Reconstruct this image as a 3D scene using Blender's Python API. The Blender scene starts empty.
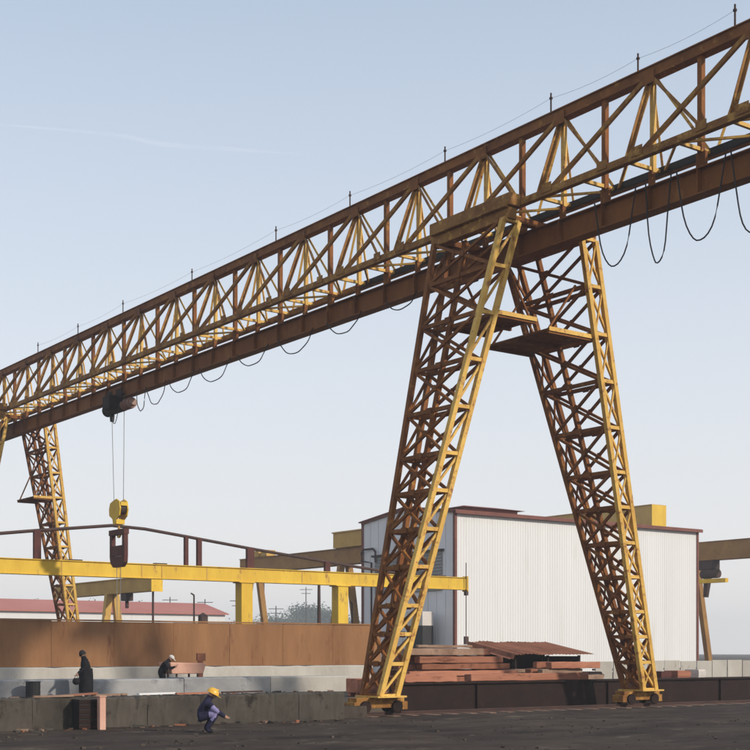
import bpy, bmesh, math, random
from mathutils import Vector, Matrix
random.seed(7)
R = math.radians
scn = bpy.context.scene
C = scn.collection

# ------------------------------------------------------------------ camera, sky, sun, exposure
# World: X runs along the big girder (towards the near right end), Y is the crane's travel
# direction (away to the right), Z up.  The camera is level, lens shifted upwards.
F_PX, CX, HOR, H = 1334.0, 375.0, 652.0, 1.55        # for the 750 px photograph
VX, VY = -0.807, 0.5906                               # viewing direction
RX, RY = 0.5906, 0.807                                # image right
cam = bpy.data.cameras.new('camera'); camo = bpy.data.objects.new('camera', cam); C.objects.link(camo)
cam.sensor_width = 36; cam.lens = 36 * F_PX / 750; cam.shift_y = (HOR - 375) / 750
cam.clip_start = 0.5; cam.clip_end = 30000
camo.location = (0, 0, H)
camo.rotation_euler = (R(90), 0, math.atan2(-VX, VY))
scn.camera = camo
SUN_AZ, SUN_EL = math.atan2(0.44, 0.93), R(26)        # azimuth from +X towards +Y
sd = Vector((math.cos(SUN_AZ) * math.cos(SUN_EL), math.sin(SUN_AZ) * math.cos(SUN_EL), math.sin(SUN_EL)))
w = bpy.data.worlds.new('World'); scn.world = w; w.use_nodes = True
nt = w.node_tree; bg = nt.nodes['Background']
sky = nt.nodes.new('ShaderNodeTexSky'); sky.sky_type = 'NISHITA'; sky.sun_disc = False
sky.sun_elevation = SUN_EL; sky.sun_rotation = math.pi / 2 - SUN_AZ
sky.air_density = 1.0; sky.dust_density = 0.7; sky.ozone_density = 1.4
# an even veil of high thin cloud over the blue, thicker along the slant path near the horizon
tc = nt.nodes.new('ShaderNodeTexCoord'); sp = nt.nodes.new('ShaderNodeSeparateXYZ'); nt.links.new(tc.outputs['Generated'], sp.inputs[0])
mr = nt.nodes.new('ShaderNodeMapRange'); mr.inputs[1].default_value = 0.0; mr.inputs[2].default_value = 0.50; mr.inputs[3].default_value = 0.98; mr.inputs[4].default_value = 0.44
nt.links.new(sp.outputs[2], mr.inputs[0])
vm = nt.nodes.new('ShaderNodeMix'); vm.data_type = 'RGBA'; nt.links.new(mr.outputs[0], vm.inputs[0]); nt.links.new(sky.outputs[0], vm.inputs[6]); 
vt = nt.nodes.new('ShaderNodeMix'); vt.data_type = 'RGBA'; vt.inputs[6].default_value = (7.35, 7.2, 7.2, 1); vt.inputs[7].default_value = (6.6, 7.5, 8.6, 1)
m2 = nt.nodes.new('ShaderNodeMapRange'); m2.inputs[1].default_value = 0.05; m2.inputs[2].default_value = 0.45; nt.links.new(sp.outputs[2], m2.inputs[0]); nt.links.new(m2.outputs[0], vt.inputs[0])
nt.links.new(vt.outputs[2], vm.inputs[7])
nt.links.new(vm.outputs[2], bg.inputs[0]); bg.inputs[1].default_value = 0.11
sl = bpy.data.lights.new('sun', 'SUN'); sl.energy = 3.1; sl.angle = R(2.5); sl.color = (1, 0.92, 0.79)
so = bpy.data.objects.new('sun', sl); C.objects.link(so)
so.rotation_euler = sd.to_track_quat('Z', 'Y').to_euler(); so.location = (0, 0, 60)
scn.view_settings.view_transform = 'Standard'; scn.view_settings.look = 'None'
scn.view_settings.exposure = 0.17; scn.view_settings.gamma = 1

# pixel of the 750 px photograph -> a point on a known plane
def sx(px): return (px - CX) / F_PX
def onX(px, X):                                       # Y on plane X = const
    s = sx(px); return -X * (RX - s * VX) / (RY - s * VY)
def onY(px, Y):
    s = sx(px); return -Y * (RY - s * VY) / (RX - s * VX)
def dep(x, y): return VX * x + VY * y
def zat(py, x, y): return H + (HOR - py) / F_PX * dep(x, y)
def ground(px, d):                                    # a point at depth d
    l = sx(px) * d; return Vector((VX * d + RX * l, VY * d + RY * l, 0))

# ------------------------------------------------------------------ materials
def mat(name, c1, c2, scale=2.0, c3=None, t3=0.62, rough=0.7, spec=0.3, bump=0.15, metal=0.0, stretch=(1, 1, 1), fine=9.0, vary=0.08):
    m = bpy.data.materials.new(name); m.use_nodes = True
    n = m.node_tree.nodes; L = m.node_tree.links; b = n['Principled BSDF']
    g = n.new('ShaderNodeNewGeometry'); mp = n.new('ShaderNodeMapping'); mp.inputs['Scale'].default_value = stretch
    L.new(g.outputs['Position'], mp.inputs[0])
    t = n.new('ShaderNodeTexNoise'); t.inputs['Scale'].default_value = scale; t.inputs['Detail'].default_value = 6; t.inputs['Roughness'].default_value = 0.65
    L.new(mp.outputs[0], t.inputs[0])
    r = n.new('ShaderNodeValToRGB'); r.color_ramp.elements[0].position = 0.34; r.color_ramp.elements[1].position = 0.66
    r.color_ramp.elements[0].color = (*c1, 1); r.color_ramp.elements[1].color = (*c2, 1)
    L.new(t.outputs[0], r.inputs[0]); col = r.outputs[0]
    t2 = n.new('ShaderNodeTexNoise'); t2.inputs['Scale'].default_value = scale * fine; t2.inputs['Detail'].default_value = 5; t2.inputs['Roughness'].default_value = 0.7
    L.new(mp.outputs[0], t2.inputs[0])
    if c3:
        t3n = n.new('ShaderNodeTexNoise'); t3n.inputs['Scale'].default_value = scale * 2.3; t3n.inputs['Detail'].default_value = 8; t3n.inputs['Roughness'].default_value = 0.75
        L.new(mp.outputs[0], t3n.inputs[0])
        rr = n.new('ShaderNodeValToRGB'); rr.color_ramp.elements[0].position = t3 - 0.05; rr.color_ramp.elements[1].position = t3 + 0.05
        L.new(t3n.outputs[0], rr.inputs[0])
        mx = n.new('ShaderNodeMix'); mx.data_type = 'RGBA'; L.new(rr.outputs[0], mx.inputs[0]); L.new(col, mx.inputs[6]); mx.inputs[7].default_value = (*c3, 1)
        col = mx.outputs[2]
    if vary:
        oi = n.new('ShaderNodeObjectInfo'); vr = n.new('ShaderNodeMapRange'); vr.inputs[3].default_value = 1 - vary; vr.inputs[4].default_value = 1 + vary
        L.new(oi.outputs['Random'], vr.inputs[0]); hsv = n.new('ShaderNodeHueSaturation'); L.new(vr.outputs[0], hsv.inputs['Value']); L.new(col, hsv.inputs['Color']); col = hsv.outputs[0]
    L.new(col, b.inputs['Base Color'])
    b.inputs['Roughness'].default_value = rough; b.inputs['Specular IOR Level'].default_value = spec; b.inputs['Metallic'].default_value = metal
    if bump:
        bp = n.new('ShaderNodeBump'); bp.inputs['Strength'].default_value = bump; bp.inputs['Distance'].default_value = 0.05
        L.new(t2.outputs[0], bp.inputs['Height']); L.new(bp.outputs[0], b.inputs['Normal'])
    return m
M = {
 'rust': mat('rust_shade_paint', (.135, .044, .011), (.245, .09, .020), 1.3, (.38, .18, .036), .61, .75, .2),  # rust brown with the darkness of the shaded sides put into it
 'worn': mat('shaded_golden_paint', (.17, .065, .015), (.30, .145, .033), 1.3, (.44, .24, .055), .57, .7, .2),  # duller gold; shade on the front truss members put into the colour
 'web': mat('rusted_web_paint', (.17, .058, .013), (.25, .09, .019), .9, (.32, .13, .03), .60, .7, .2, stretch=(1, 1, .35)),
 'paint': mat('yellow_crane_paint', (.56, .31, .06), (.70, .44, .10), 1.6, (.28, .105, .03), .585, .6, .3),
 'bright': mat('bright_yellow_paint', (.62, .37, .022), (.74, .48, .035), .9, (.34, .17, .045), .615, .55, .3, .2, stretch=(1, 1, .35)),
 'ochre': mat('shaded_ochre_paint', (.46, .26, .06), (.58, .36, .09), .6, (.26, .12, .04), .66, .65, .25),  # duller than the end plates; shade put into the colour
 'brownp': mat('shaded_girder_paint', (.26, .125, .035), (.36, .19, .05), .6, (.18, .075, .03), .62, .65, .25),  # shade of the girder sides put into a browner colour
 'black': mat('black_rubber', (.012, .012, .013), (.022, .02, .02), 3, None, .6, .6, .3, 0),
 'darksteel': mat('dark_shaded_steel', (.014, .007, .006), (.026, .012, .009), 1.2, (.05, .022, .014), .66, .75, .15),  # near-black base also stands for shade falling from out of view
 'wire': mat('steel_wire', (.16, .16, .17), (.24, .24, .25), 2, None, .6, .5, .4, 0),
 'tie': mat('dark_rusty_steel', (.035, .020, .018), (.07, .032, .024), 1.5, None, .6, .7, .3),
 'maroon': mat('maroon_rust', (.06, .016, .013), (.10, .028, .02), 2, None, .6, .7, .25),
 'white': mat('white_sheet', (.64, .63, .62), (.68, .67, .66), .5, (.58, .56, .53), .62, .55, .3, .05, stretch=(1, 1, .07), vary=.02),
 'grey': mat('grey_sheet', (.72, .70, .69), (.78, .76, .75), .5, (.62, .60, .58), .62, .6, .3, .05, stretch=(1, 1, .07), vary=.025),  # paler copy of the white sheet, lifts the gable out of its shade
 'door': mat('grey_door_sheet', (.27, .26, .25), (.34, .33, .32), .5, None, .6, .6, .3, .03, stretch=(1, 1, .2)),
 'trim': mat('brown_red_trim', (.13, .042, .03), (.19, .065, .045), .8),
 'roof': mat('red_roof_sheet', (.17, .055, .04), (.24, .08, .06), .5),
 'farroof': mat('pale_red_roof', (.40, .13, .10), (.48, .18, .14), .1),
 'plate': mat('brown_form_plate', (.22, .105, .048), (.31, .158, .074), .7, (.16, .065, .034), .63, .85, .12, .45, stretch=(1, 1, .25), vary=.05),
 'conc': mat('pale_concrete', (.36, .33, .29), (.47, .44, .39), .7, (.25, .22, .19), .66, .9, .2, .25, stretch=(1, 1, .6)),
 'conc2': mat('blue_grey_concrete', (.20, .20, .21), (.34, .33, .32), .45, (.14, .14, .15), .62, .9, .2, .25),
 'conc3': mat('dark_concrete', (.045, .037, .030), (.085, .072, .058), .8, (.028, .021, .017), .6, .9, .2, .3),
 'ground': mat('yard_dirt', (.055, .043, .035), (.10, .08, .062), .25, (.035, .025, .02), .58, .95, .15, .5, fine=14),
 'asph': mat('shaded_cinder', (.022, .015, .012), (.07, .050, .038), .55, (.115, .088, .066), .61, .95, .15, .8, stretch=(1, .5, 1), fine=14),  # low base colour puts shade from out of view into the ground
 'timber': mat('salmon_timber', (.27, .105, .062), (.43, .185, .115), 1.6, (.13, .05, .032), .60, .85, .15, .4, stretch=(1, .2, 1), vary=.3),
 'timber2': mat('grey_brown_timber', (.20, .12, .08), (.32, .21, .15), 1.3, (.10, .06, .045), .62, .85, .2, .3),
 'sheet': mat('rusty_sheet', (.20, .075, .04), (.32, .13, .075), 1, (.12, .045, .03), .62, .8, .2, .2),
 'cloth': mat('black_cloth', (.010, .010, .012), (.020, .019, .022), 6, None, .6, .95, .1, .2),
 'navy': mat('navy_cloth', (.016, .015, .030), (.030, .028, .06), 6, None, .6, .95, .1, .2),
 'lilac': mat('lilac_cloth', (.18, .16, .30), (.25, .22, .38), 6, None, .6, .95, .1, .2),
 'skin': mat('skin', (.34, .18, .12), (.40, .22, .15), 8, None, .6, .6, .3, 0),
 'hair': mat('dark_hair', (.010, .008, .007), (.018, .014, .012), 20, None, .6, .7, .3, .1),
 'helmet': mat('yellow_helmet', (.70, .38, .04), (.74, .42, .05), 4, None, .6, .35, .5, 0),
 'cap': mat('pale_cap', (.55, .50, .46), (.62, .57, .52), 5, None, .6, .9, .1, 0),
 'shoe': mat('pale_shoe', (.45, .42, .40), (.55, .52, .50), 5, None, .6, .8, .2, 0),
 'salmon': mat('salmon_paint', (.52, .28, .20), (.62, .36, .27), 1.5, (.35, .16, .11), .66, .7, .2),
 'leaf': mat('foliage', (.035, .055, .022), (.07, .095, .04), 1.2, None, .6, .9, .1, 0),
 'bark': mat('bark', (.07, .05, .035), (.11, .08, .06), 2, None, .6, .95, .1, .2),
 'motor': mat('brown_motor_paint', (.20, .10, .07), (.28, .16, .12), 3, None, .6, .5, .4),
 'glass': mat('dark_glass', (.03, .035, .04), (.05, .055, .06), 1, None, .6, .15, .5, 0),
}

# ------------------------------------------------------------------ helpers
def unit(name, verts, faces, m):
    me = bpy.data.meshes.new(name); me.from_pydata(verts, [], faces); me.materials.append(M[m]); me.update(); return me
CUBE_V = [(x, y, z) for z in (-.5, .5) for x, y in ((-.5, -.5), (.5, -.5), (.5, .5), (-.5, .5))]
CUBE_F = [(3, 2, 1, 0), (4, 5, 6, 7), (0, 1, 5, 4), (1, 2, 6, 5), (2, 3, 7, 6), (3, 0, 4, 7)]
def prism(poly):                                       # closed outline extruded along Z from -.5 to .5
    n = len(poly); v = [(x, y, z) for z in (-.5, .5) for x, y in poly]
    f = [tuple(range(n))[::-1], tuple(range(n, 2 * n))] + [(i, (i + 1) % n, n + (i + 1) % n, n + i) for i in range(n)]
    return v, f
t = .16
ANG = [(-.5, -.5), (.5, -.5), (.5, -.5 + t), (-.5 + t, -.5 + t), (-.5 + t, .5), (-.5, .5)]
CIR = [(.5 * math.cos(a * math.pi / 4), .5 * math.sin(a * math.pi / 4)) for a in range(8)]
_um = {}
def umesh(kind, m):
    k = (kind, m)
    if k not in _um:
        v, f = {'box': (CUBE_V, CUBE_F), 'angle': prism(ANG), 'tube': prism(CIR)}[kind]
        _um[k] = unit(kind + '_' + m, v, f, m)
    return _um[k]
W = {}                                                 # world position of a parent's origin
def link(name, me, parent=None, Mw=Matrix()):
    o = bpy.data.objects.new(name, me); C.objects.link(o)
    if parent is not None:
        o.parent = parent; Mw = Matrix.Translation(-W[parent.name]) @ Mw
    o.matrix_local = Mw
    return o
def frame(p, q, a, b, up=(0, 0, 1)):
    p, q = Vector(p), Vector(q); z = (q - p); l = z.length; z.normalize()
    u = Vector(up)
    if abs(z.dot(u)) > .98: u = Vector((1, 0, 0))
    x = u.cross(z).normalized(); y = z.cross(x)
    m = Matrix((x * a, y * b, z * l)).transposed().to_4x4(); m.translation = (p + q) / 2
    return m
def bar(name, p, q, a, b, m, parent, kind='box', up=(0, 0, 1)):
    return link(name, umesh(kind, m), parent, frame(p, q, a, b, up))
def boxo(name, lo, hi, m, parent):
    lo, hi = Vector(lo), Vector(hi); s = hi - lo
    mm = Matrix.Diagonal((*s, 1)); mm.translation = (lo + hi) / 2
    return link(name, umesh('box', m), parent, mm)
class MB:
    def __init__(s): s.bm = bmesh.new()
    def mesh(s, v, f, Mw=Matrix(), mi=0):
        vs = [s.bm.verts.new(Mw @ Vector(p)) for p in v]
        for q in f:
            try: fc = s.bm.faces.new([vs[i] for i in q]); fc.material_index = mi
            except ValueError: pass
        return s
    def box(s, lo, hi, mi=0):
        lo, hi = Vector(lo), Vector(hi); d = hi - lo
        mm = Matrix.Diagonal((*d, 1)); mm.translation = (lo + hi) / 2
        return s.mesh(CUBE_V, CUBE_F, mm, mi)
    def rough(s, lo, hi, n=14, j=.014, seed=0):            # long block along Y with worn, chipped edges
        rd = random.Random(seed); rings = []
        m3 = 3
        prof_ = [(lo[0], lo[2]), (hi[0], lo[2]), (hi[0], (lo[2] + hi[2]) / 2), (hi[0], hi[2] - .04), (hi[0] - .04, hi[2]), ((lo[0] + hi[0]) / 2, hi[2]), (lo[0] + .04, hi[2]), (lo[0], hi[2] - .04)]
        for i in range(n + 1):
            y = lo[1] + (hi[1] - lo[1]) * i / n
            ch = rd.uniform(0, .06) if rd.random() < .15 else 0
            rings.append([(x + rd.uniform(-j, j) - (ch if k in (3, 4) else 0), y, z + (rd.uniform(-j, j) if z > lo[2] else 0) - (ch * .7 if k in (3, 4) else 0)) for k, (x, z) in enumerate(prof_)])
        q = len(prof_); ff = [tuple(range(q)), tuple(n * q + k for k in range(q))]
        for i in range(n):
            for k in range(q): ff.append((i * q + k, i * q + (k + 1) % q, (i + 1) * q + (k + 1) % q, (i + 1) * q + k))
        return s.mesh([p for r in rings for p in r], ff)
    def bar(s, p, q, a, b, up=(0, 0, 1), mi=0): return s.mesh(CUBE_V, CUBE_F, frame(p, q, a, b, up), mi)
    def tube(s, p, q, d, n=12, d2=None, mi=0):
        d2 = d if d2 is None else d2
        pl = [(.5 * math.cos(a * 2 * math.pi / n), .5 * math.sin(a * 2 * math.pi / n)) for a in range(n)]
        v = [(x * d, y * d, -.5) for x, y in pl] + [(x * d2, y * d2, .5) for x, y in pl]
        _, f = prism(pl); return s.mesh(v, f, frame(p, q, 1, 1), mi)
    def path(s, pts, d, n=6, mi=0):
        pts = [Vector(p) for p in pts]; rings = []
        for i, p in enumerate(pts):
            z = (pts[min(i + 1, len(pts) - 1)] - pts[max(i - 1, 0)]).normalized()
            u = Vector((0, 0, 1)) if abs(z.z) < .95 else Vector((1, 0, 0))
            x = u.cross(z).normalized(); y = z.cross(x)
            dd = d[i] if isinstance(d, (list, tuple)) else d
            rings.append([s.bm.verts.new(p + (x * math.cos(a * 2 * math.pi / n) + y * math.sin(a * 2 * math.pi / n)) * dd / 2) for a in range(n)])
        for a, b in zip(rings, rings[1:]):
            for i in range(n):
                f = s.bm.faces.new((a[i], a[(i + 1) % n], b[(i + 1) % n], b[i])); f.material_index = mi
        for r, fl in ((rings[0], 1), (rings[-1], 0)):
            f = s.bm.faces.new(r[::-1] if fl else r); f.material_index = mi
        return s
    def sphere(s, c, r, mi=0, seg=12, ring=8, zmin=-1.0):
        c = Vector(c); r = Vector(r if hasattr(r, '__len__') else (r, r, r))
        g = []
        for j in range(ring + 1):
            th = math.acos(max(-1, zmin)) * j / ring
            g.append([s.bm.verts.new(c + Vector((r.x * math.sin(th) * math.cos(a * 2 * math.pi / seg), r.y * math.sin(th) * math.sin(a * 2 * math.pi / seg), r.z * math.cos(th)))) for a in range(seg)])
        for a, b in zip(g, g[1:]):
            for i in range(seg):
                f = s.bm.faces.new((a[i], b[i], b[(i + 1) % seg], a[(i + 1) % seg])); f.material_index = mi; f.smooth = True
        return s
    def build(s, name, mats, parent=None, origin=None, bevel=0, smooth=False):
        if isinstance(mats, str): mats = [mats]
        bmesh.ops.remove_doubles(s.bm, verts=s.bm.verts, dist=1e-5)
        bmesh.ops.recalc_face_normals(s.bm, faces=s.bm.faces)
        o0 = Vector(origin) if origin is not None else (W[parent.name] if parent is not None else Vector())
        bmesh.ops.translate(s.bm, verts=s.bm.verts, vec=-o0)
        me = bpy.data.meshes.new(name); s.bm.to_mesh(me); s.bm.free()
        for m in mats: me.materials.append(M[m])
        if smooth:
            for p in me.polygons: p.use_smooth = True
        o = link(name, me, parent, Matrix.Translation(o0)); W[o.name] = o0
        if bevel:
            bv = o.modifiers.new('bevel', 'BEVEL'); bv.width = bevel; bv.segments = 2; bv.limit_method = 'ANGLE'
        return o
def thing(name, label, cat, loc=(0, 0, 0), group=None):
    o = bpy.data.objects.new(name, None); C.objects.link(o); o.location = loc; o.empty_display_size = .3
    W[o.name] = Vector(loc); return tag(o, label, cat, group)
def tag(o, label=None, cat=None, group=None, kind=None):
    for k, v in (('label', label), ('category', cat), ('group', group), ('kind', kind)):
        if v: o[k] = v
    return o

# ------------------------------------------------------------------ the ground
ZL = -.35                                             # the track bed lies a step lower than the yard behind it
EDGE = [(-31.0, -500), (-31.0, 22.4), (-33.62, 22.4), (-33.62, 700)]
g = MB()
g.mesh([(-700, -500, 0), (-31.0, -500, 0), (-31.0, 22.4, 0), (-33.62, 22.4, 0), (-33.62, 700, 0), (-700, 700, 0)], [(0, 1, 2, 3, 4, 5)])
for p_, q_ in zip(EDGE, EDGE[1:]): g.mesh([(*p_, ZL - .3), (*q_, ZL - .3), (*q_, 0), (*p_, 0)], [(0, 1, 2, 3)])
tag(g.build('ground', 'ground'), kind='structure')
cs = MB(); N = 20
cs.mesh([(-34 + 734 * i / N, -500 + 1200 * j / N, ZL) for j in range(N + 1) for i in range(N + 1)], [(j * (N + 1) + i, j * (N + 1) + i + 1, (j + 1) * (N + 1) + i + 1, (j + 1) * (N + 1) + i) for j in range(N) for i in range(N)])
tag(cs.build('track_bed', 'asph'), kind='structure')
from mathutils import noise as mn
nr = MB(); nx, ny = 110, 300; gx0, gx1, gy0, gy1 = -33.6, -8.0, -8.0, 56.0; vv = []
for j in range(ny + 1):
    for i in range(nx + 1):
        x, y = gx0 + (gx1 - gx0) * i / nx, gy0 + (gy1 - gy0) * j / ny
        h_ = .045 * mn.noise((x * .55, y * .35, 0)) + .02 * mn.noise((x * 2.1, y * 1.7, 3)) + .008 * mn.noise((x * 6, y * 6, 5))
        for rx_ in (-28.9, -27.3, -24.6, -23.0): h_ -= .06 * math.exp(-((x - rx_ - .3 * mn.noise((y * .08, rx_, 1))) / .17) ** 2)
        if x < -30.4: h_ = min(h_, .015) * .4
        e = min(1, (x - gx0) / .3, (gx1 - x) / 3, (y - gy0) / 3, (gy1 - y) / 3)
        vv.append((x, y, ZL + .005 + (h_ + .05) * max(e, 0) - .03 * max(e, 0)))
nr.mesh(vv, [(j * (nx + 1) + i, j * (nx + 1) + i + 1, (j + 1) * (nx + 1) + i + 1, (j + 1) * (nx + 1) + i) for j in range(ny) for i in range(nx)])
tag(nr.build('rutted_yard', 'asph', smooth=True), kind='structure')

# ------------------------------------------------------------------ the big gantry crane
Y0 = 28.3; ZB, ZT, ZC, ZTOP = 13.82, 14.55, 15.08, 17.90
XF0, BAY = -25.55, 3.54; K0, K1 = -3, 15
XL, XR = XF0 - BAY * K1, XF0 - BAY * K0
YF, YR = Y0 - 1.0, Y0 + .50; ZA = ZTOP - .22
LX = -31.6; FX = -73.4
crane = thing('gantry_crane', 'huge yellow and rust brown lattice gantry crane with splayed legs', 'gantry crane', (LX, Y0, 0))
b = MB(); b.box((XL - .3, Y0 - .12, ZTOP - .30), (XR + .3, Y0 + .12, ZTOP - .035)); b.box((XL - .3, Y0 - .17, ZTOP - .035), (XR + .3, Y0 + .17, ZTOP)); b.box((XL - .3, Y0 - .17, ZTOP - .335), (XR + .3, Y0 + .17, ZTOP - .30))
b.build('top_chord', 'rust', crane)
for y, m in ((YF, 'worn'), (YR, 'worn')):
    b = MB(); b.bar((XL - .3, y, ZC), (XR + .3, y, ZC), .2, .2); b.build('lower_chord', m, crane)
b = MB(); b.box((XL - .3, Y0 - .03, ZB + .035), (XR + .3, Y0 + .03, ZT - .03)); b.box((XL - .3, Y0 - .22, ZB), (XR + .3, Y0 + .22, ZB + .035)); b.box((XL - .3, Y0 - .2, ZT - .03), (XR + .3, Y0 + .2, ZT))
beam = b.build('hoist_beam', 'web', crane)
def A(x): return (x, Y0, ZA)
for k in range(K0, K1 + 1):
    x = XF0 - BAY * k; xm = x + BAY / 2
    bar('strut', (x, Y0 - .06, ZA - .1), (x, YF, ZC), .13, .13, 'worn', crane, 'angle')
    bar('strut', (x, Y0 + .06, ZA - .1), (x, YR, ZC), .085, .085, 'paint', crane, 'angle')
    bar('post', (x + .02, Y0 + .03, ZA - .2), (x + .02, Y0 + .03, ZC - .12), .13, .13, 'paint', crane)
    boxo('gusset', (x - .24, Y0 - .19, ZTOP - .50), (x + .24, Y0 - .175, ZTOP - .12), 'rust', crane)
    boxo('hanger', (x - .07, Y0 - .07, ZT), (x + .07, Y0 + .07, ZC - .08), 'rust', crane)
    bar('transom', (x, YF, ZC - .02), (x, YR, ZC - .02), .09, .10, 'paint', crane)
    boxo('stiffener', (x - .012, Y0 - .19, ZB + .035), (x + .012, Y0 - .03, ZT - .03), 'web', crane)
    if k > K0:
        bar('post', (xm, Y0 - .02, ZTOP - .335), (xm, Y0 - .02, ZC - .10), .15, .15, 'rust', crane)
        boxo('hanger', (xm - .16, Y0 - .05, ZT), (xm + .16, Y0 + .05, ZC - .08), 'rust', crane)
        bar('transom', (xm, YF, ZC - .02), (xm, YR, ZC - .02), .09, .10, 'paint', crane)
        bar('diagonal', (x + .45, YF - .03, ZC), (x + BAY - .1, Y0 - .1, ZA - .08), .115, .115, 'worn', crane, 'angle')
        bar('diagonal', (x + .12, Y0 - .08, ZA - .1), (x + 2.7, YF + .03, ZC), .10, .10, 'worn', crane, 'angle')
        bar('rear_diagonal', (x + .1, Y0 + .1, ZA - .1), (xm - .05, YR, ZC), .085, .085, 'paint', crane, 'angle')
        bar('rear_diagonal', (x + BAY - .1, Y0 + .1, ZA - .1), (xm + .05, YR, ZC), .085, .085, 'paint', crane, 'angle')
        boxo('gusset', (x + .25, YF - .125, ZC - .02), (x + .66, YF - .108, ZC + .24), 'worn', crane)
        boxo('gusset', (x + 2.5, YF - .125, ZC - .02), (x + 2.86, YF - .108, ZC + .22), 'worn', crane)
        s = 1 if k % 2 else -1
        bar('lateral_brace', (x, YF if s > 0 else YR, ZC - .03), (xm, YR if s > 0 else YF, ZC - .03), .065, .065, 'paint', crane)
        bar('lateral_brace', (xm, YR if s > 0 else YF, ZC - .04), (x + BAY, YF if s > 0 else YR, ZC - .04), .065, .065, 'paint', crane)
        boxo('stiffener', (xm - .012, Y0 - .19, ZB + .035), (xm + .012, Y0 - .03, ZT - .03), 'web', crane)
# dark cable tray along the rear lower chord, nearer half
b = MB(); b.box((-40, YR - .2, ZC - .10), (XR, YR - .105, ZC + .09)); b.build('cable_tray', 'black', crane)
# wire posts on the top chord
wp = []
for px in (38, 78, 123, 192, 276, 350, 445, 551, 638, 735):
    x = onY(px, Y0); hgt = random.uniform(.58, .74)
    b = MB(); b.tube((x, Y0, ZTOP), (x, Y0, ZTOP + hgt), .055, 6); b.tube((x, Y0, ZTOP + hgt * .72), (x, Y0, ZTOP + hgt * .8), .11, 6); b.build('wire_post', 'tie', crane)
    wp.append(Vector((x, Y0, ZTOP + hgt * .76)))
for p, q in zip(wp, wp[1:]):
    b = MB(); b.path([p.lerp(q, i / 6) - Vector((0, 0, .10 * (1 - (2 * i / 6 - 1) ** 2))) for i in range(7)], .009, 4); b.build('wire', 'wire', crane)
# festoon loops under the beam
def loop(pa, pm, ya, yb, ym, top):
    xa, xb = onY(pa, Y0 - .25), onY(pm, Y0 - .25)
    xm_ = (xa + xb) / 2; zm = zat(ym, xm_, Y0 - .25)
    za = zb = top
    pts = []
    n = 16
    for i in range(n + 1):
        u = -1 + 2 * i / n
        pts.append((xm_ + (xb - xa) / 2 * math.copysign(abs(u) ** .85, u), Y0 - .25 + .02 * math.sin(9 * u + pa), zm + (za - zm) * abs(u) ** 2.1))
    MB().path(pts, .042, 6).build('festoon_cable', 'black', crane)
for pa, pb, ym in ((594, 636, 266), (645, 671, 263), (676, 726, 240), (731, 775, 232)):
    loop(pa, pb, 0, 0, ym, ZT + .1)
for pa, pb, ym in ((136, 146, 411), (146, 166, 404), (168, 194, 392), (199, 230, 381), (237, 268, 365), (278, 313, 353), (327, 361, 333), (386, 417, 309)):
    loop(pa, pb, 0, 0, ym, ZB + .05)

# lattice legs
LV = [225, 270, 316, 362, 408, 453, 489, 526, 562, 599, 626, 654, 684]
LV = [(p - 225) / (684 - 225) for p in LV]
def leg(xc, yt, yb, zt, zb, side, wt=3.3, wb=.85, wy=.6, fine=True):
    base = Vector((xc, yb, zb))
    def P(u, ix, iy):                                  # u 0 top .. 1 bottom ; ix -1..1 ; iy -1/1
        z = zt + (zb - zt) * u; y = yt + (yb - yt) * u; wx = wt + (wb - wt) * u
        return Vector((xc + ix * wx / 2, y + iy * wy / 2, z))
    b = MB()
    for iy in (-1, 1):
        for ix in (-1, 1):
            b.bar(P(0, ix, iy), P(1, ix, iy), .155 if ix > 0 else .16, .15, (0, 1, 0), mi=1 if ix > 0 else 0)  # sunward chords yellow, the others in the shade-darkened brown
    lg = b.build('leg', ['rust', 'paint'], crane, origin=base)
    bar('inner_post', P(0, -.45, .8), P(.985, -.45, .8), .15, .14, 'rust', lg)
    for i, u in enumerate(LV):
        for iy in (-1, 1):
            if i: bar('rung', P(u, -1, iy), P(u, 1, iy), .12, .10, 'rust', lg, up=(0, 1, 0))
            if i + 1 < len(LV):
                u2 = LV[i + 1]
                bar('lacing_bar', P(u, -1, iy * .92), P(u2, 1, iy * .92), .085, .08, 'rust', lg, up=(0, 1, 0))
                bar('lacing_bar', P(u, 1, iy * 1.08), P(u2, -1, iy * 1.08), .085, .08, 'rust', lg, up=(0, 1, 0))
                if fine:
                    c = P((u + u2) / 2, 0, iy * 1.25); bar('gusset', c - Vector((.09, 0, .0)), c + Vector((.09, 0, 0)), .17, .02, 'rust', lg, up=(0, 1, 0))
                    c = P(u2, 0, iy * 1.27); bar('gusset', c - Vector((.13, 0, .0)), c + Vector((.13, 0, 0)), .17, .02, 'rust', lg, up=(0, 1, 0))
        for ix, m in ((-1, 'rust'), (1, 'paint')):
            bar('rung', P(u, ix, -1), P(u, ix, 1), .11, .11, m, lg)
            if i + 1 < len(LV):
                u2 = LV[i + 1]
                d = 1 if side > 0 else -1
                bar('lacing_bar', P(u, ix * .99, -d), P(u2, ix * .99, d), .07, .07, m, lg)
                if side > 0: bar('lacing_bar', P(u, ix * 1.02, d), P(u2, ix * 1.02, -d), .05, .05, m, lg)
    return lg, P
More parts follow.
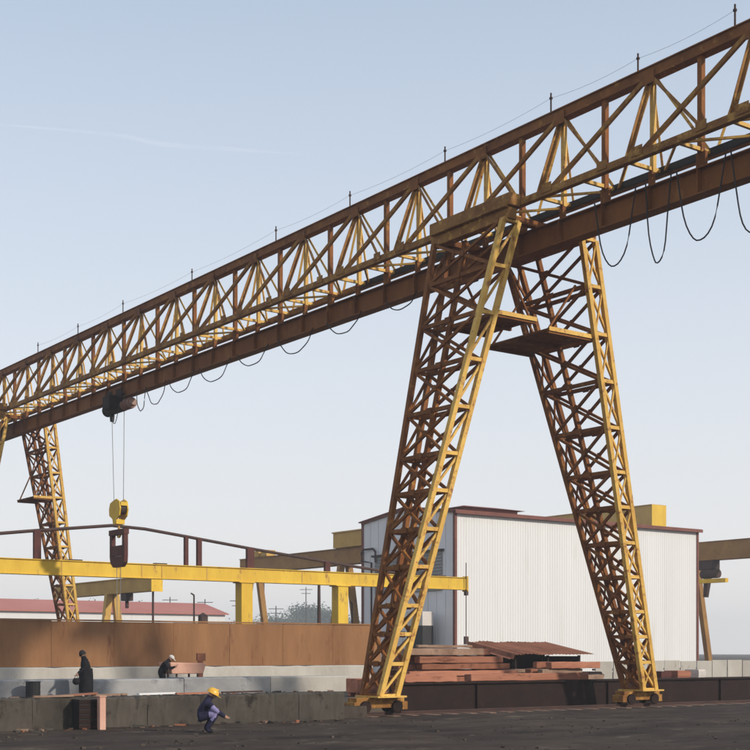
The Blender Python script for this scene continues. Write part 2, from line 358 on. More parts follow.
def foot(xc, yb, zb, g0):
    b = MB(); b.box((xc - .55, yb - .5, zb - .05), (xc + .6, yb + .55, zb)); b.build('foot_plate', 'paint', crane)
    b = MB(); b.box((xc - .22, yb - 1.0, g0 + .26), (xc + .22, yb + .75, zb - .05))
    for y in (yb - 1.0, yb + .75): b.box((xc - .25, y - .1, g0 + .20), (xc + .25, y + .1, g0 + .44))
    cr = b.build('end_carriage', 'worn', crane, bevel=.015)
    for y in (yb - .7, yb + .45):
        b = MB(); b.tube((xc - .26, y, g0 + .30), (xc + .26, y, g0 + .30), .10, 8); b.tube((xc - .3, y, g0 + .30), (xc - .235, y, g0 + .30), .36, 16); b.tube((xc + .235, y, g0 + .30), (xc + .3, y, g0 + .30), .36, 16)
        b.build('wheel', 'darksteel', cr)
for xc, yf, yr, wt, g0 in ((LX, 23.3, 34.4, 3.3, ZL), (FX, 24.6, 32.0, 3.1, 0)):
    ZF = g0 + .62
    leg(xc, Y0 - 1.32, yf, ZC - .55, ZF, -1, wt); foot(xc, yf, ZF, g0)
    leg(xc, Y0 + (1.85 if g0 < 0 else 1.4), yr, ZT - .04, ZF, 1, wt + .2); foot(xc, yr, ZF, g0)
    # saddles that carry the truss
    b = MB(); b.box((xc - 2.0, Y0 - 1.55, ZC - .16), (xc + 1.85, Y0 - 1.12, ZC + .22)); b.box((xc - 1.85, Y0 - 1.66, ZC - .22), (xc + 1.75, Y0 - 1.08, ZC - .16)); b.build('saddle_beam', 'worn', crane, bevel=.06)
    b = MB(); b.box((xc - 1.95, Y0 - 1.52, ZC - .54), (xc + 1.78, Y0 - 1.2, ZC - .22)); b.build('saddle_beam', 'worn', crane, bevel=.02)
    b = MB(); b.box((xc - 1.9, Y0 + 1.2, ZT - .03), (xc + 1.8, Y0 + (2.15 if g0 < 0 else 1.7), ZT + .2)); b.build('saddle_beam', 'rust', crane, bevel=.02)
    for dx in (-1.55, 1.45):
        b = MB(); b.box((xc + dx - .12, Y0 - 1.2, ZT + .01), (xc + dx + .12, Y0 + 1.19, ZT + .19)); b.build('cross_beam', 'rust', crane)
# inspection platforms of the near legs, with a hanging brace each
def platform(x0, x1, y0, y1, z, yl):
    b = MB(); b.box((x0, y0, z), (x1, y1, z + .05))
    for x in (x0 + .06, (x0 + x1) / 2, x1 - .06): b.box((x - .05, y0 + .02, z - .1), (x + .05, y1 - .02, z))
    pl = b.build('platform', 'rust', crane)
    bar('sunlit_edge_strip', (x1 + .02, y0, z + .03), (x1 + .02, y1, z + .03), .035, .13, 'paint', pl)  # yellow strip paints the sunlit edge of the platform
    for x in (x0 + .15, x1 - .15): bar('brace', (x, yl[0], z + .02), (x, yl[1], z + 1.6), .06, .06, 'rust', pl)
def legY(z, yt, yb, zt): return yt + (yb - yt) * (zt - z) / (zt - ZF)
z = 11.75; yl = legY(z, Y0 - 1.32, 23.35, ZC - .55)
platform(LX - .9, LX + 1.4, yl + .35, yl + 2.0, z, (yl + 1.9, yl + .9))
z = 11.55; yr_ = legY(z, Y0 + 1.85, 34.4, ZT - .04)
platform(LX - 1.5, LX + 1.42, yr_ - 2.3, yr_ - .36, z, (yr_ - 2.2, yr_ - 1.0))
z = 10.3; yr_ = legY(z, Y0 + 1.4, 32.0, ZT - .04)
platform(FX - 1.2, FX + 1.3, yr_ - 1.5, yr_ - .36, z, (yr_ - 1.4, yr_ - .7))

# rail under each pair of feet
for xc, lab, g0, ys in ((LX, 'steel crane rail on the ground under the near legs', ZL, 22.45), (FX, 'steel crane rail on the ground under the far legs', 0, -10)):
    b = MB(); b.box((xc - .08, ys, g0 + .004), (xc + .08, 110, g0 + .03)); b.box((xc - .015, ys, g0 + .03), (xc + .015, 110, g0 + .10)); b.box((xc - .04, ys, g0 + .10), (xc + .04, 110, g0 + .135))
    rl = tag(b.build('crane_rail', 'tie'), lab, 'rail', 'rails the gantry crane runs on')
    if g0 < 0:
        for i in range(44): boxo('sleeper', (xc - .55 + random.uniform(-.05, .05), 22.6 + i * .75, g0 - .06), (xc + .6 + random.uniform(-.05, .05), 22.85 + i * .75, g0 + .035), 'timber2', rl)

# ------------------------------------------------------------------ hoist with hook
hx = onY(121, Y0); hz = ZB
ho = thing('electric_hoist', 'dark electric hoist with yellow hook block hanging from the big girder', 'hoist', (hx, Y0, hz - .6))
b = MB(); b.tube((hx - 1.3, Y0 - .05, hz - .38), (hx + .45, Y0 - .05, hz - .38), .52, 16); b.tube((hx - 1.42, Y0 - .05, hz - .38), (hx - 1.3, Y0 - .05, hz - .38), .60, 16); b.build('drum', 'black', ho)
b = MB(); b.tube((hx + .45, Y0 - .05, hz - .36), (hx + 1.35, Y0 - .05, hz - .36), .50, 14); b.tube((hx + 1.35, Y0 - .05, hz - .36), (hx + 1.52, Y0 - .05, hz - .36), .40, 14, .28)
for i in range(8): b.tube((hx + .55 + i * .09, Y0 - .05, hz - .36), (hx + .575 + i * .09, Y0 - .05, hz - .36), .55, 14)
b.build('motor', 'motor', ho)
b = MB()
for x in (hx - .75, hx + .35):
    for s in (-1, 1): b.box((x - .32, Y0 + s * .27 - .02, hz - .3), (x + .32, Y0 + s * .27 + .02, hz + .42))
    b.box((x - .25, Y0 - .29, hz - .3), (x + .25, Y0 + .29, hz - .12))
b.build('trolley_frame', 'darksteel', ho)
for x in (hx - .95, hx - .55, hx + .15, hx + .55):
    for s in (-1, 1):
        b = MB(); b.tube((x, Y0 + s * .10, hz + .12), (x, Y0 + s * .25, hz + .12), .17, 12); b.build('trolley_wheel', 'darksteel', ho)
b = MB(); b.box((hx - .5, Y0 - .75, hz - .55), (hx + .3, Y0 - .36, hz + .1)); b.build('control_box', 'darksteel', ho, bevel=.03)
b = MB(); b.tube((hx - 1.0, Y0, hz - .62), (hx - 1.0, Y0, hz - .95), .26, 10, .2); b.build('rope_guide', 'black', ho)
MB().path([(hx - .9 + .75 * i / 10, Y0 - .1, hz - .62 - .5 * (1 - (2 * i / 10 - 1) ** 2)) for i in range(11)], .04, 6).build('motor_cable', 'black', ho)
zt_, zb_ = zat(500, hx, Y0), zat(524, hx, Y0)
RXv = Vector((RX, RY, 0))
def hp(dx, z): p = Vector((hx - .2, Y0, 0)) + RXv * dx; p.z = z; return p
r1, r2 = Vector((hx - 1.0, Y0, hz - .9)), Vector((hx + .35, Y0, hz - .6))
hc = Vector((hx - .25, Y0, 0))
Xd = Vector((1, 0, 0))
for top, dx in ((r1, -.52), (r2, .52)):
    MB().path([top, (hc.x + dx, Y0, zt_ - .2)], .035, 6).build('rope', 'wire', ho)
b = MB()                                               # cheek plates with the sheave guards
for s in (-1, 1):
    pl = [(-.62, .05), (-.5, .32), (-.2, .42), (.2, .5), (.52, .36), (.62, 0), (.52, -.32), (.2, -.5), (.16, -.72), (-.16, -.72), (-.24, -.45), (-.58, -.28)]
    vv, ff = prism(pl); mm = Matrix(((1, 0, 0, hc.x), (0, 0, .06, Y0 + s * .2), (0, 1, 0, zt_ - .45), (0, 0, 0, 1))); b.mesh(vv, ff, mm)
b.box((hc.x - .2, Y0 - .22, zt_ - 1.16), (hc.x + .2, Y0 + .22, zt_ - .92)); b.box((hc.x - .62, Y0 - .17, zt_ - .3), (hc.x + .6, Y0 + .17, zt_ - .12))
hb = b.build('hook_block', 'bright', ho)
b = MB(); b.tube((hc.x - .3, Y0 - .15, zt_ - .45), (hc.x - .3, Y0 + .15, zt_ - .45), .5, 16); b.tube((hc.x + .3, Y0 - .15, zt_ - .45), (hc.x + .3, Y0 + .15, zt_ - .45), .5, 16); b.build('sheave', 'tie', hb)
zh = zt_ - 1.16
pts = [(hc.x, Y0, zh), (hc.x, Y0, zh - .2)] + [(hc.x + .2 * math.sin(a), Y0, zh - .42 + .2 * math.cos(a)) for a in [R(x) for x in range(0, 270, 25)]]
MB().path(pts, [.11] * 2 + [.12] * 9 + [.07] * (len(pts) - 11), 8).build('hook', 'paint', hb)
# slotted lifting frame hung on the hook
lt, lb = zh - .30, zat(565, hx, Y0)
b = MB()
def lp(x0, x1, z0, z1, t_=.1): b.box((hc.x + x0, Y0 - t_, z0), (hc.x + x1, Y0 + t_, z1))
hgt = lt - lb
lp(-.82, -.56, lb + hgt * .25, lt - .02); lp(.56, .82, lb + hgt * .25, lt - .02); lp(-.86, .86, lt - .22, lt + .04, .13)
lp(-.56, .56, lb + hgt * .27, lb + hgt * .56, .09)
pl = [(-.82, 0), (.82, 0), (.78, -.3), (.5, -.52), (-.45, -.52), (-.74, -.3)]
vv, ff = prism(pl); b.mesh(vv, ff, Matrix(((1, 0, 0, hc.x), (0, 0, .2, Y0), (0, 1, 0, lb + hgt * .25), (0, 0, 0, 1))))
lf = tag(b.build('lifting_frame', 'maroon', origin=(hc.x, Y0, lb)), 'dark maroon slotted lifting frame hanging on the yellow hook', 'lifting frame')
for dx in (-.22, .22):
    n = MB(); n.path([(hc.x + dx, Y0, lb), (hc.x + dx * .8, Y0, lb - 2.6)], .03, 5); n.build('chain', 'wire', lf)

# ------------------------------------------------------------------ low yellow runway beam with a bowed tie
RXX = -64.0
rw = thing('runway_gantry', 'bright yellow low runway beam on box posts with dark bowed tie', 'runway beam', (RXX, 40, 0))
ya, yb = 17.0, onX(465, RXX); z0, z1 = 5.42, 6.2
b = MB(); b.box((RXX - .22, ya, z0 + .04), (RXX + .22, yb, z1 - .04)); b.box((RXX - .3, ya, z1 - .04), (RXX + .3, yb, z1)); b.box((RXX - .3, ya, z0), (RXX + .3, yb, z0 + .04)); b.build('beam', 'bright', rw)
b = MB(); b.box((RXX - .26, yb, z0 - .1), (RXX + .26, yb + .06, z1 + .08)); b.build('end_plate', 'bright', rw)
for y in (21, onX(244, RXX), onX(340, RXX)):
    b = MB(); b.box((RXX - .34, y - .36, 0), (RXX + .34, y + .36, z0)); b.box((RXX - .5, y - .52, 0), (RXX + .5, y + .52, .06)); b.box((RXX - .4, y - .5, z0 - .06), (RXX + .4, y + .5, z0 - .002)); b.build('post', 'bright', rw, bevel=.02)
for px in (60, 140, 160, 205, 300, 420):
    y = onX(px, RXX); boxo('joint_cover', (RXX + .22, y - .03, z0 + .05), (RXX + .235, y + .03, z1 - .05), 'ochre', rw)
tp = []
for px, py in ((-20, 535), (30, 531), (112, 525.5), (145, 529), (186, 536.5), (250, 548.5), (327, 562), (385, 571.5), (410, 575)):
    y = onX(px, RXX); tp.append((RXX, y, zat(py, RXX, y)))
MB().path(tp, .17, 8).build('tie_bar', 'tie', rw)
def tiez(y):
    for p, q in zip(tp, tp[1:]):
        if p[1] <= y <= q[1]: return p[2] + (q[2] - p[2]) * (y - p[1]) / (q[1] - p[1])
    return tp[-1][2]
for px, w_ in ((37, .36), (186, .2), (199, .26), (250, .45), (327, .34)):
    y = onX(px, RXX); b = MB(); b.box((RXX - .1, y - w_ / 2, z1), (RXX + .1, y + w_ / 2, tiez(y) + .03)); b.build('tie_post', 'maroon', rw)
for px in (75, 160, 420, 440):
    y = onX(px, RXX); b = MB(); b.box((RXX - .15, y - .35, z1), (RXX + .15, y + .35, z1 + .07)); b.build('clip', 'tie', rw)
y = yb - .2; b = MB(); b.tube((RXX + .34, y, z0 - 3.2), (RXX + .34, y, z1 + .9), .06, 6); b.box((RXX + .28, y - .14, z0 - 3.4), (RXX + .42, y + .14, z0 - 2.9)); b.box((RXX + .25, y - .1, z0 - .35), (RXX + .45, y + .1, z0 - .1)); b.build('pendant_control', 'tie', rw)

# ------------------------------------------------------------------ cranes behind
def box_crane(lab, xn, xf, y, z0, z1, wy, legs, m='ochre', extra=None, grp=None):
    t_ = thing('box_girder_crane', lab, 'gantry crane', ((xn + xf) / 2, y, 0), grp)
    b = MB(); b.box((xf, y - wy / 2, z0), (xn - .05, y + wy / 2, z1)); b.box((xf, y - wy / 2 - .1, z1), (xn, y + wy / 2 + .1, z1 + .06)); b.build('girder', m, t_)
    b = MB(); b.box((xn - .05, y - wy / 2 - .06, z0 - .05), (xn + .02, y + wy / 2 + .06, z1 - .002)); b.build('end_plate', 'bright', t_)  # brighter yellow paints sunlight onto the end facing the sun
    for lx, sp in legs:
        for s in (-1, 1):
            b = MB(); v, f = prism([(-.3, -.3), (.3, -.3), (.3, .3), (-.3, .3)])
            b.bar((lx, y + s * sp, .4), (lx, y + s * wy * .35, z0), .5, .45, (1, 0, 0)); b.build('leg', m, t_)
        b = MB(); b.box((lx - .25, y - sp - .8, 0.06), (lx + .25, y + sp + .8, .5)); b.build('sill_beam', m, t_)
    return t_
# A, left of the white building
yA = 64.0; xn = onY(372, yA); xf = onY(245, yA)
tA = box_crane('ochre box girder crane just left of the white building', xn, xf, yA, 8.85, 10.15, 1.1, ((onY(345, yA), 1.6), (onY(255, yA), 1.6)), 'brownp')
b = MB(); x0, x1 = onY(342, yA), onY(372, yA); b.box((x0, yA - .9, 10.22), (x1, yA + .9, 11.45)); b.box((x0 - .1, yA - 1, 11.45), (x1, yA + 1, 11.55)); b.build('machine_house', 'ochre', tA)
for x in (onY(262, yA), onY(270, yA)):
    b = MB(); b.box((x - .5, yA - .7, 10.22), (x + .5, yA + .3, 10.8)); b.build('winch_box', 'ochre', tA, bevel=.05)
# B, low left
yB = 45.0; xn = onY(157, yB); xf = onY(60, yB)
tB = box_crane('pale ochre low gantry crane seen under the yellow runway beam', xn, xf, yB, 6.05, 7.1, .8, ((onY(112, yB), .9),))
x = onY(153, yB); MB().tube((x, yB, 6.05), (x, yB, 1.4), .18, 6).build('hanging_pole', 'tie', tB)
x = onY(127, yB); b = MB(); b.box((x - .5, yB - .3, 5.45), (x + .5, yB + .3, 6.05)); b.tube((x, yB, 5.45), (x, yB, 4.9), .3, 8); b.build('hoist_trolley', 'tie', tB, bevel=.05)
# C, behind the white building
xn = -88.0; yC = onX(659, xn); xf = onY(470, yC)
box_crane('box girder crane rising behind the white building roof with bright yellow end', xn, xf, yC, 13.6, 15.75, 1.9, ((xn - 2, 2.5), (xf + 4, 2.5)))
# D, right of the white building
yD = 92.0; xn = onY(800, yD); xf = onY(684, yD)
tD = box_crane('brown girder crane right of the white building with hoist below', xn, xf, yD, 9.5, 11.05, 1.2, ((xn - 1.5, 2.2), (xf + 1, 2.2)), 'brownp')
x = onY(708, yD); b = MB(); b.box((x - 1.1, yD - .5, 8.7), (x + .9, yD + .5, 9.5)); b.tube((x - .3, yD - .4, 8.3), (x + 1.5, yD - .4, 8.3), .8, 10); b.build('hoist_trolley', 'tie', tD, bevel=.05)
b = MB(); b.box((x - 1.3, yD - .9, 7.5), (x + 2.6, yD - .5, 7.85)); b.build('walkway_beam', 'bright', tD)
b = MB(); b.tube((x + .3, yD - .4, 8.0), (x + .1, yD - .4, 6.3), .7, 8, .45); b.build('hook_block', 'tie', tD)

# ------------------------------------------------------------------ white building
BX, BXR = -72.0, -83.0; BY0, BY1 = onX(455, -72.0), onX(697, -72.0); EZ, RZ = 11.45, 12.1
bd = thing('white_shed', 'tall white sheet metal shed with shaded gable side and brown trim', 'building', (BX, BY0, 0))
xm_ = (BX + BXR) / 2
b = MB()
prof = [(BX, 0), (BX, EZ - .02), (xm_, RZ - .02), (BXR, EZ - .02), (BXR, 0)]
n = len(prof); vv = [(p[0], y, p[1]) for y in (BY0, BY1) for p in prof]
b.mesh(vv, [tuple(range(n)), tuple(range(n, 2 * n))[::-1]] + [(i, (i + 1) % n, n + (i + 1) % n, n + i) for i in range(n)])
b.build('wall', 'grey', bd)
np_ = 26; dy = (BY1 - BY0) / np_
pv = []
def ribbed(wd, ht):                                    # sheet panel in the YZ plane, two ribs
    ys, xs = [], []
    for q in range(4):
        o_ = q * wd / 4
        ys += [o_ + .01, o_ + .035, o_ + .085, o_ + .11]; xs += [.022, .035, .035, .022]
    ys = [0] + ys + [wd - .002]; xs = [.022] + xs + [.022]
    poly = [(x, y) for x, y in zip(xs, ys)] + [(0, wd - .002), (0, 0)]
    v, f = prism([(x, y) for x, y in poly]); return [(x, y, (z + .5) * ht) for x, y, z in v], f
v, f = ribbed(dy, EZ - .08); pm_ = unit('wall_panel', v, f, 'white')
for i in range(np_): link('wall_panel', pm_, bd, Matrix.Translation((BX + .003, BY0 + i * dy, .05)))
ng = 11; dx = (BX - BXR) / ng
for i in range(ng):                                    # gable sheets, each cut to the roof slope
    xa_, xb_ = BX - i * dx, BX - (i + 1) * dx + .015
    def rz(x): return EZ + (RZ - EZ) * (1 - abs(x - xm_) / ((BX - BXR) / 2)) - .06
    xs = [xa_, xa_ - .05, xa_ - .07, xb_ + .03, xb_]; ds = [.06, .06, .025, .025, .025]
    b = MB(); vv = []; 
    for x, d in zip(xs, ds): vv += [(x, BY0 - d, .05), (x, BY0 - d, rz(x)), (x, BY0 - .002, .05), (x, BY0 - .002, rz(x))]
    ff = []
    for j in range(4):
        a = 4 * j; c = a + 4; ff += [(a, a + 1, c + 1, c), (a + 1, a + 3, c + 3, c + 1), (a + 2, a, c, c + 2)]
    ff += [(0, 2, 3, 1), (16, 17, 19, 18)]
    b.mesh(vv, ff); b.build('gable_panel', 'grey', bd)
b = MB()
for s, xe in ((1, BX + .3), (-1, BXR - .3)):
    ze = EZ - .03
    b.mesh([(xm_, BY0 - .25, RZ + .02), (xe, BY0 - .25, ze), (xe, BY1 + .25, ze), (xm_, BY1 + .25, RZ + .02), (xm_, BY0 - .25, RZ + .1), (xe, BY0 - .25, ze + .08), (xe, BY1 + .25, ze + .08), (xm_, BY1 + .25, RZ + .1)], CUBE_F)
rf = b.build('roof', 'roof', bd)
b = MB(); b.box((BX + .3, BY0 - .26, EZ - .22), (BX + .4, BY1 + .26, EZ + .02)); b.build('gutter', 'trim', rf)
y0_, y1_ = BY0 + 4.2, BY0 + 9.6
b = MB(); b.box((xm_ - 1.4, y0_, RZ - .12), (xm_ + 1.4, y1_, RZ + .22)); b.mesh([(xm_ - 1.9, y0_ - .4, RZ + .22), (xm_ + 1.9, y0_ - .4, RZ + .22), (xm_ + 1.9, y1_ + .4, RZ + .22), (xm_ - 1.9, y1_ + .4, RZ + .22), (xm_, y0_ + 1.2, RZ + .55), (xm_, y1_ - .8, RZ + .55)], [(0, 1, 2, 3), (0, 1, 4), (1, 2, 5, 4), (2, 3, 5), (3, 0, 4, 5)]); b.build('roof_monitor', 'roof', rf)
for x, y in ((BX, BY0), (BX, BY1), (BXR, BY0)):
    b = MB(); b.box((x - .12, y - .10, 0), (x + .11, y + .10, EZ - .05)); b.build('corner_trim', 'trim', bd)
for p, q in (((BX + .05, BY0 - .12, EZ - .06), (xm_, BY0 - .12, RZ - .04)), ((xm_, BY0 - .12, RZ - .04), (BXR - .05, BY0 - .12, EZ - .06))):
    bar('gable_trim', p, q, .12, .2, 'trim', bd)
dw0, dw1 = onY(443, BY0), onY(376, BY0)
b = MB(); b.box((dw1, BY0 - .10, 5.9), (dw0, BY0 - .07, 8.7)); dr = b.build('louvre_panel', 'door', bd)
for i in range(12):
    z = 5.95 + i * .23; boxo('louvre', (dw1 + .05, BY0 - .17, z), (dw0 - .05, BY0 - .10, z + .07), 'door', dr)
b = MB(); b.box((dw1 - .3, BY0 - .24, 8.7), (dw0 + .2, BY0 - .07, 8.85)); b.build('louvre_head', 'tie', bd)
xq = onY(371, BY0); MB().path([(xq + .9, BY0 - .25, 8.3), (xq + .9, BY0 - .25, 9.1), (xq + .6, BY0 - .25, 9.35), (xq - .6, BY0 - .25, 9.35), (xq - .9, BY0 - .25, 9.1), (xq - .9, BY0 - .25, 8.5), (xq + .4, BY0 - .25, 8.3), (xq + .4, BY0 - .25, 0.1)], .16, 6).build('pipe_loop', 'tie', bd)
# low cabinet beside the door
p = (onY(420, BY0 - 1.2), BY0 - 1.2)
cb = thing('switch_cabinet', 'tall switch cabinet with pale top against the shaded gable wall', 'cabinet', (p[0], p[1], 0))
b = MB(); b.box((p[0] - .9, p[1] - .5, 0), (p[0] + .9, p[1] + .5, 3.4)); b.build('body', 'black', cb, bevel=.03)
b = MB(); b.box((p[0] - .9, p[1] - .5, 3.4), (p[0] + .9, p[1] + .5, 4.4)); b.build('top_box', 'cap', cb, bevel=.03)

# ------------------------------------------------------------------ steel form wall, plinth, slab and kerb on the left
WX = -48.0; wy0, wy1 = onX(-15, WX), onX(381, WX)
wl = thing('steel_form', 'long rusty brown steel casting form wall on a pale concrete plinth', 'casting form', (WX, (wy0 + wy1) / 2, 0))
b = MB(); b.rough((WX - 2.6, wy0, 0), (WX + .18, wy1 - .6, .97), 40, .003, 1); b.build('plinth', 'conc', wl)
n = 7; L_ = (wy1 - wy0) / n
for i in range(n):
    y = wy0 + i * L_; b = MB(); dz = .02 * random.random()
    b.box((WX - .12, y + .006, .982), (WX + random.uniform(-.004, .01), y + L_ - .006, 2.72 + dz))
    b.build('form_plate', 'plate', wl, bevel=.006)
    if i: boxo('seam_strip', (WX - .06, y - .02, 1.0), (WX + .014, y + .02, 2.70), 'plate', wl)
b = MB(); b.box((WX - .2, wy0, 2.745), (WX + .05, wy1, 2.80)); b.build('top_flange', 'plate', wl)
for i in range(14):
    y = wy0 + (i + .5) * (wy1 - wy0) / 14; b = MB(); b.box((WX - 2.2, y - .05, .99), (WX - .13, y + .05, 1.08)); b.bar((WX - 2.1, y, 1.05), (WX - .2, y, 2.6), .1, .1); b.build('back_stay', 'tie', wl)
SX = -43.2; sy0, sy1 = onX(-15, SX), onX(350, SX)
sb = thing('concrete_beam', 'blue grey precast concrete beam lying before the rusty form wall', 'concrete beam', (SX, (sy0 + sy1) / 2, 0))
segs = 4; L_ = (sy1 - sy0) / segs
for i in range(segs):
    y = sy0 + i * L_; b = MB(); b.rough((SX - 1.3, y + .01, .0), (SX + random.uniform(-.02, .02), y + L_ - .01, .60 + random.uniform(-.02, .02)), 18, .005, 20 + i); b.build('segment', 'conc2' if i < 3 else 'conc', sb)
KX = -30.6; ky0, ky1 = onX(-30, KX), onX(345, KX)
kb = thing('concrete_kerb', 'dark low concrete kerb in the left foreground with planks on top', 'kerb', (KX, (ky0 + ky1) / 2, 0))
segs = 7; L_ = (ky1 - ky0) / segs
for i in range(segs):
    y = ky0 + i * L_; b = MB(); b.rough((KX - .8, y + .006, ZL - .05), (KX + random.uniform(-.03, .03), y + L_ - .006, .44 + random.uniform(-.015, .015)), 16, .014, 40 + i); b.build('block', 'conc3', kb)
# loose planks on the kerb
pk = [((33, 72), .12, 'timber2', 'grey brown plank lying on the kerb end at far left'), ((92, 128), .1, 'timber2', 'worn plank on the kerb just right of the standing worker'), ((138, 175), .14, 'white', 'white painted board lying flat on the kerb'),
      ((176, 206), .12, 'timber', 'salmon plank on the kerb left of the yellow helmet'), ((60, 96), .2, 'timber', 'salmon plank on the kerb behind the dark crate'), ((222, 262), .1, 'tie', 'thin dark bar on the kerb right of the yellow helmet')]
for i, ((pa, pb), wd, m, lab) in enumerate(pk):
    x = KX - .12 - .16 * (i % 3); a, c = Vector((x, onX(pa, x), .475)), Vector((x - random.uniform(-.06, .1), onX(pb, x), .475 + (.05 if i == 4 else .01)))
    b = MB(); b.bar(a, c, wd, .045); tag(b.build('plank', m, origin=a), lab, 'plank', 'planks lying on the kerb')
# scrap between the kerb and the concrete beam, and rubble at the kerb foot
sc = MB(); rs = random.Random(4)
for i in range(420):
    px = rs.uniform(-20, 340); X_ = rs.choice((KX + .25, KX - 1.5, SX + .5)) + rs.gauss(0, .22); gz = ZL if X_ > KX else 0
    if KX - .85 < X_ < KX + .05: continue
    y_ = onX(px, X_); s_ = rs.choice((.03, .04, .05, .08)) * rs.uniform(.7, 1.4)
    mm = Matrix.Translation((X_, y_, gz + s_ * .3)) @ Matrix.Rotation(rs.uniform(0, 6), 4, 'Z') @ Matrix.Rotation(rs.uniform(-.5, .5), 4, 'X') @ Matrix.Diagonal((s_ * rs.uniform(.8, 3), s_, s_ * .7, 1))
    sc.mesh([(x * (1 + .3 * z), y * (1 - .25 * z), z) for x, y, z in CUBE_V], CUBE_F, mm, rs.choice((0, 0, 1, 2)))
tag(sc.build('rubble', ['conc3', 'timber2', 'sheet']), 'broken concrete and scrap strewn along the kerb', 'rubble', kind='stuff')
# crate and salmon post in front of the kerb, black bin at far left
p = ground(86, 32.5); p.z = ZL
cr = thing('crate', 'dark slatted crate in front of the kerb below the standing worker', 'crate', p)
b = MB(); b.box((p.x - .26, p.y - .26, ZL), (p.x + .2, p.y + .26, .40)); b.build('body', 'black', cr)
for z in (-.3, -.18, -.06, .06, .18, .30): boxo('slat', (p.x + .2, p.y - .28, z), (p.x + .225, p.y + .28, z + .09), 'darksteel', cr)
p = ground(101.5, 32.3); p.z = ZL; b = MB(); b.box((p.x - .08, p.y - .08, ZL), (p.x + .08, p.y + .08, .46)); b.box((p.x - .1, p.y - .1, .46), (p.x + .1, p.y + .1, .49)); tag(b.build('marker_post', 'salmon', origin=p, bevel=.012), 'short salmon post standing in front of the kerb', 'post')
p = ground(33, 44.5); b = MB(); b.tube((p.x, p.y, 0), (p.x, p.y, .55), .48, 16); b.tube((p.x, p.y, .55), (p.x, p.y, .57), .52, 16); b.tube((p.x, p.y, .2), (p.x, p.y, .22), .5, 16); b.tube((p.x, p.y, .38), (p.x, p.y, .4), .5, 16); tag(b.build('oil_drum', 'black', origin=p), 'short black oil drum at the left end before the concrete beam', 'drum')
# salmon mixer box the second worker leans on
p = Vector((-45.6, onX(184, -45.6), 0))
mc = thing('mixing_trough', 'salmon painted sheet metal trough beside the worker in the pale cap', 'trough', p)
b = MB()
v = [(p.x - .45, p.y - .75, .72), (p.x + .45, p.y - .75, .72), (p.x + .45, p.y + .6, .72), (p.x - .45, p.y + .6, .72), (p.x - .5, p.y - .85, 1.16), (p.x + .5, p.y - .85, 1.16), (p.x + .5, p.y + .7, 1.12), (p.x - .5, p.y + .7, 1.12)]
b.mesh(v, CUBE_F); b.build('tub', 'salmon', mc, bevel=.03)
for sxx in (-.35, .35):
    for syy in (-.5, .4): bar('leg', (p.x + sxx, p.y + syy, 0), (p.x + sxx, p.y + syy, .72), .06, .06, 'tie', mc)
MB().path([(p.x + .4, p.y - .8, 1.0), (p.x + .55, p.y - .95, .9), (p.x + .55, p.y - .95, .6)], .05, 6).build('handle', 'tie', mc)
b = MB(); b.box((p.x - .3, p.y + .75, 0), (p.x - .22, p.y + .95, 1.5)); b.box((p.x - .32, p.y + .7, 1.2), (p.x - .2, p.y + 1.05, 1.5)); tag(b.build('signal_post', 'sheet', origin=(p.x - .26, p.y + .85, 0)), 'rusty post with small plate right of the salmon trough', 'post')
# salmon block by the end of the concrete beam
p = ground(362, 47.0); b = MB(); b.box((p.x - .35, p.y - .45, .12), (p.x + .35, p.y + .45, .62)); b.box((p.x - .3, p.y - .4, 0), (p.x - .15, p.y + .4, .12)); b.box((p.x + .15, p.y - .4, 0), (p.x + .3, p.y + .4, .12)); tag(b.build('timber_block', 'timber', origin=p, bevel=.02), 'salmon wooden block beside the end of the concrete beam', 'block')

# ------------------------------------------------------------------ dark steel beam and timber stacks at right
DX = -33.4; dy0, dy1 = onX(393, DX), 58.0
b = MB(); b.box((DX - .2, dy0, ZL + .03), (DX + .02, dy1, .52)); b.box((DX - .55, dy0 - .02, .52), (DX + .12, dy1, .58)); b.box((DX - .2, dy0 - .02, ZL), (DX + .12, dy1, ZL + .03))
db = tag(b.build('steel_beam', 'darksteel', origin=(DX, dy0, 0)), 'long dark steel beam lying on the ground behind the crane feet', 'steel beam')
for i in range(6):
    y = dy0 + 3.4 + i * 6.1; boxo('rib', (DX + .02, y - .012, ZL + .03), (DX + .10, y + .012, .52), 'darksteel', db)
def timber(lab, x, y0_, y1_, z, wd, ht, m='timber', tilt=0, yaw=0, pitch=0, j_=.014, grp='rough timbers stacked before the white shed'):
    b = MB(); n_ = 9; rings = []
    for i in range(n_ + 1):
        y = y0_ + (y1_ - y0_) * i / n_; j = lambda: random.uniform(-j_, j_); x0s = x; u_ = i / n_ - .5
        xx = x + yaw * u_; zz = z + pitch * u_; rings += [[(xx - wd / 2 + j(), y, zz + j()), (xx + wd / 2 + j(), y, zz + j()), (xx + wd / 2 + j(), y, zz + ht + j()), (xx - wd / 2 + j(), y, zz + ht + j() + tilt * i)]]
    vv = [p for r in rings for p in r]; ff = [(3, 2, 1, 0), tuple(4 * n_ + i for i in range(4))]
    for i in range(n_):
        a = 4 * i
        for q in range(4): ff.append((a + q, a + (q + 1) % 4, a + 4 + (q + 1) % 4, a + 4 + q))
    b.mesh(vv, ff); tag(b.build('timber', m, origin=(x, (y0_ + y1_) / 2, z), bevel=.02), lab, 'timber', grp)
TX = -36.0
timber('salmon timber lying along the dark steel beam near the left crane foot', DX - .22, onX(406, DX), onX(458, DX), .585, .34, .26)
timber('long salmon timber lying along the dark steel beam right of the gap', DX - .22, onX(472, DX), onX(590, DX), .585, .34, .24)
rp = random.Random(12)
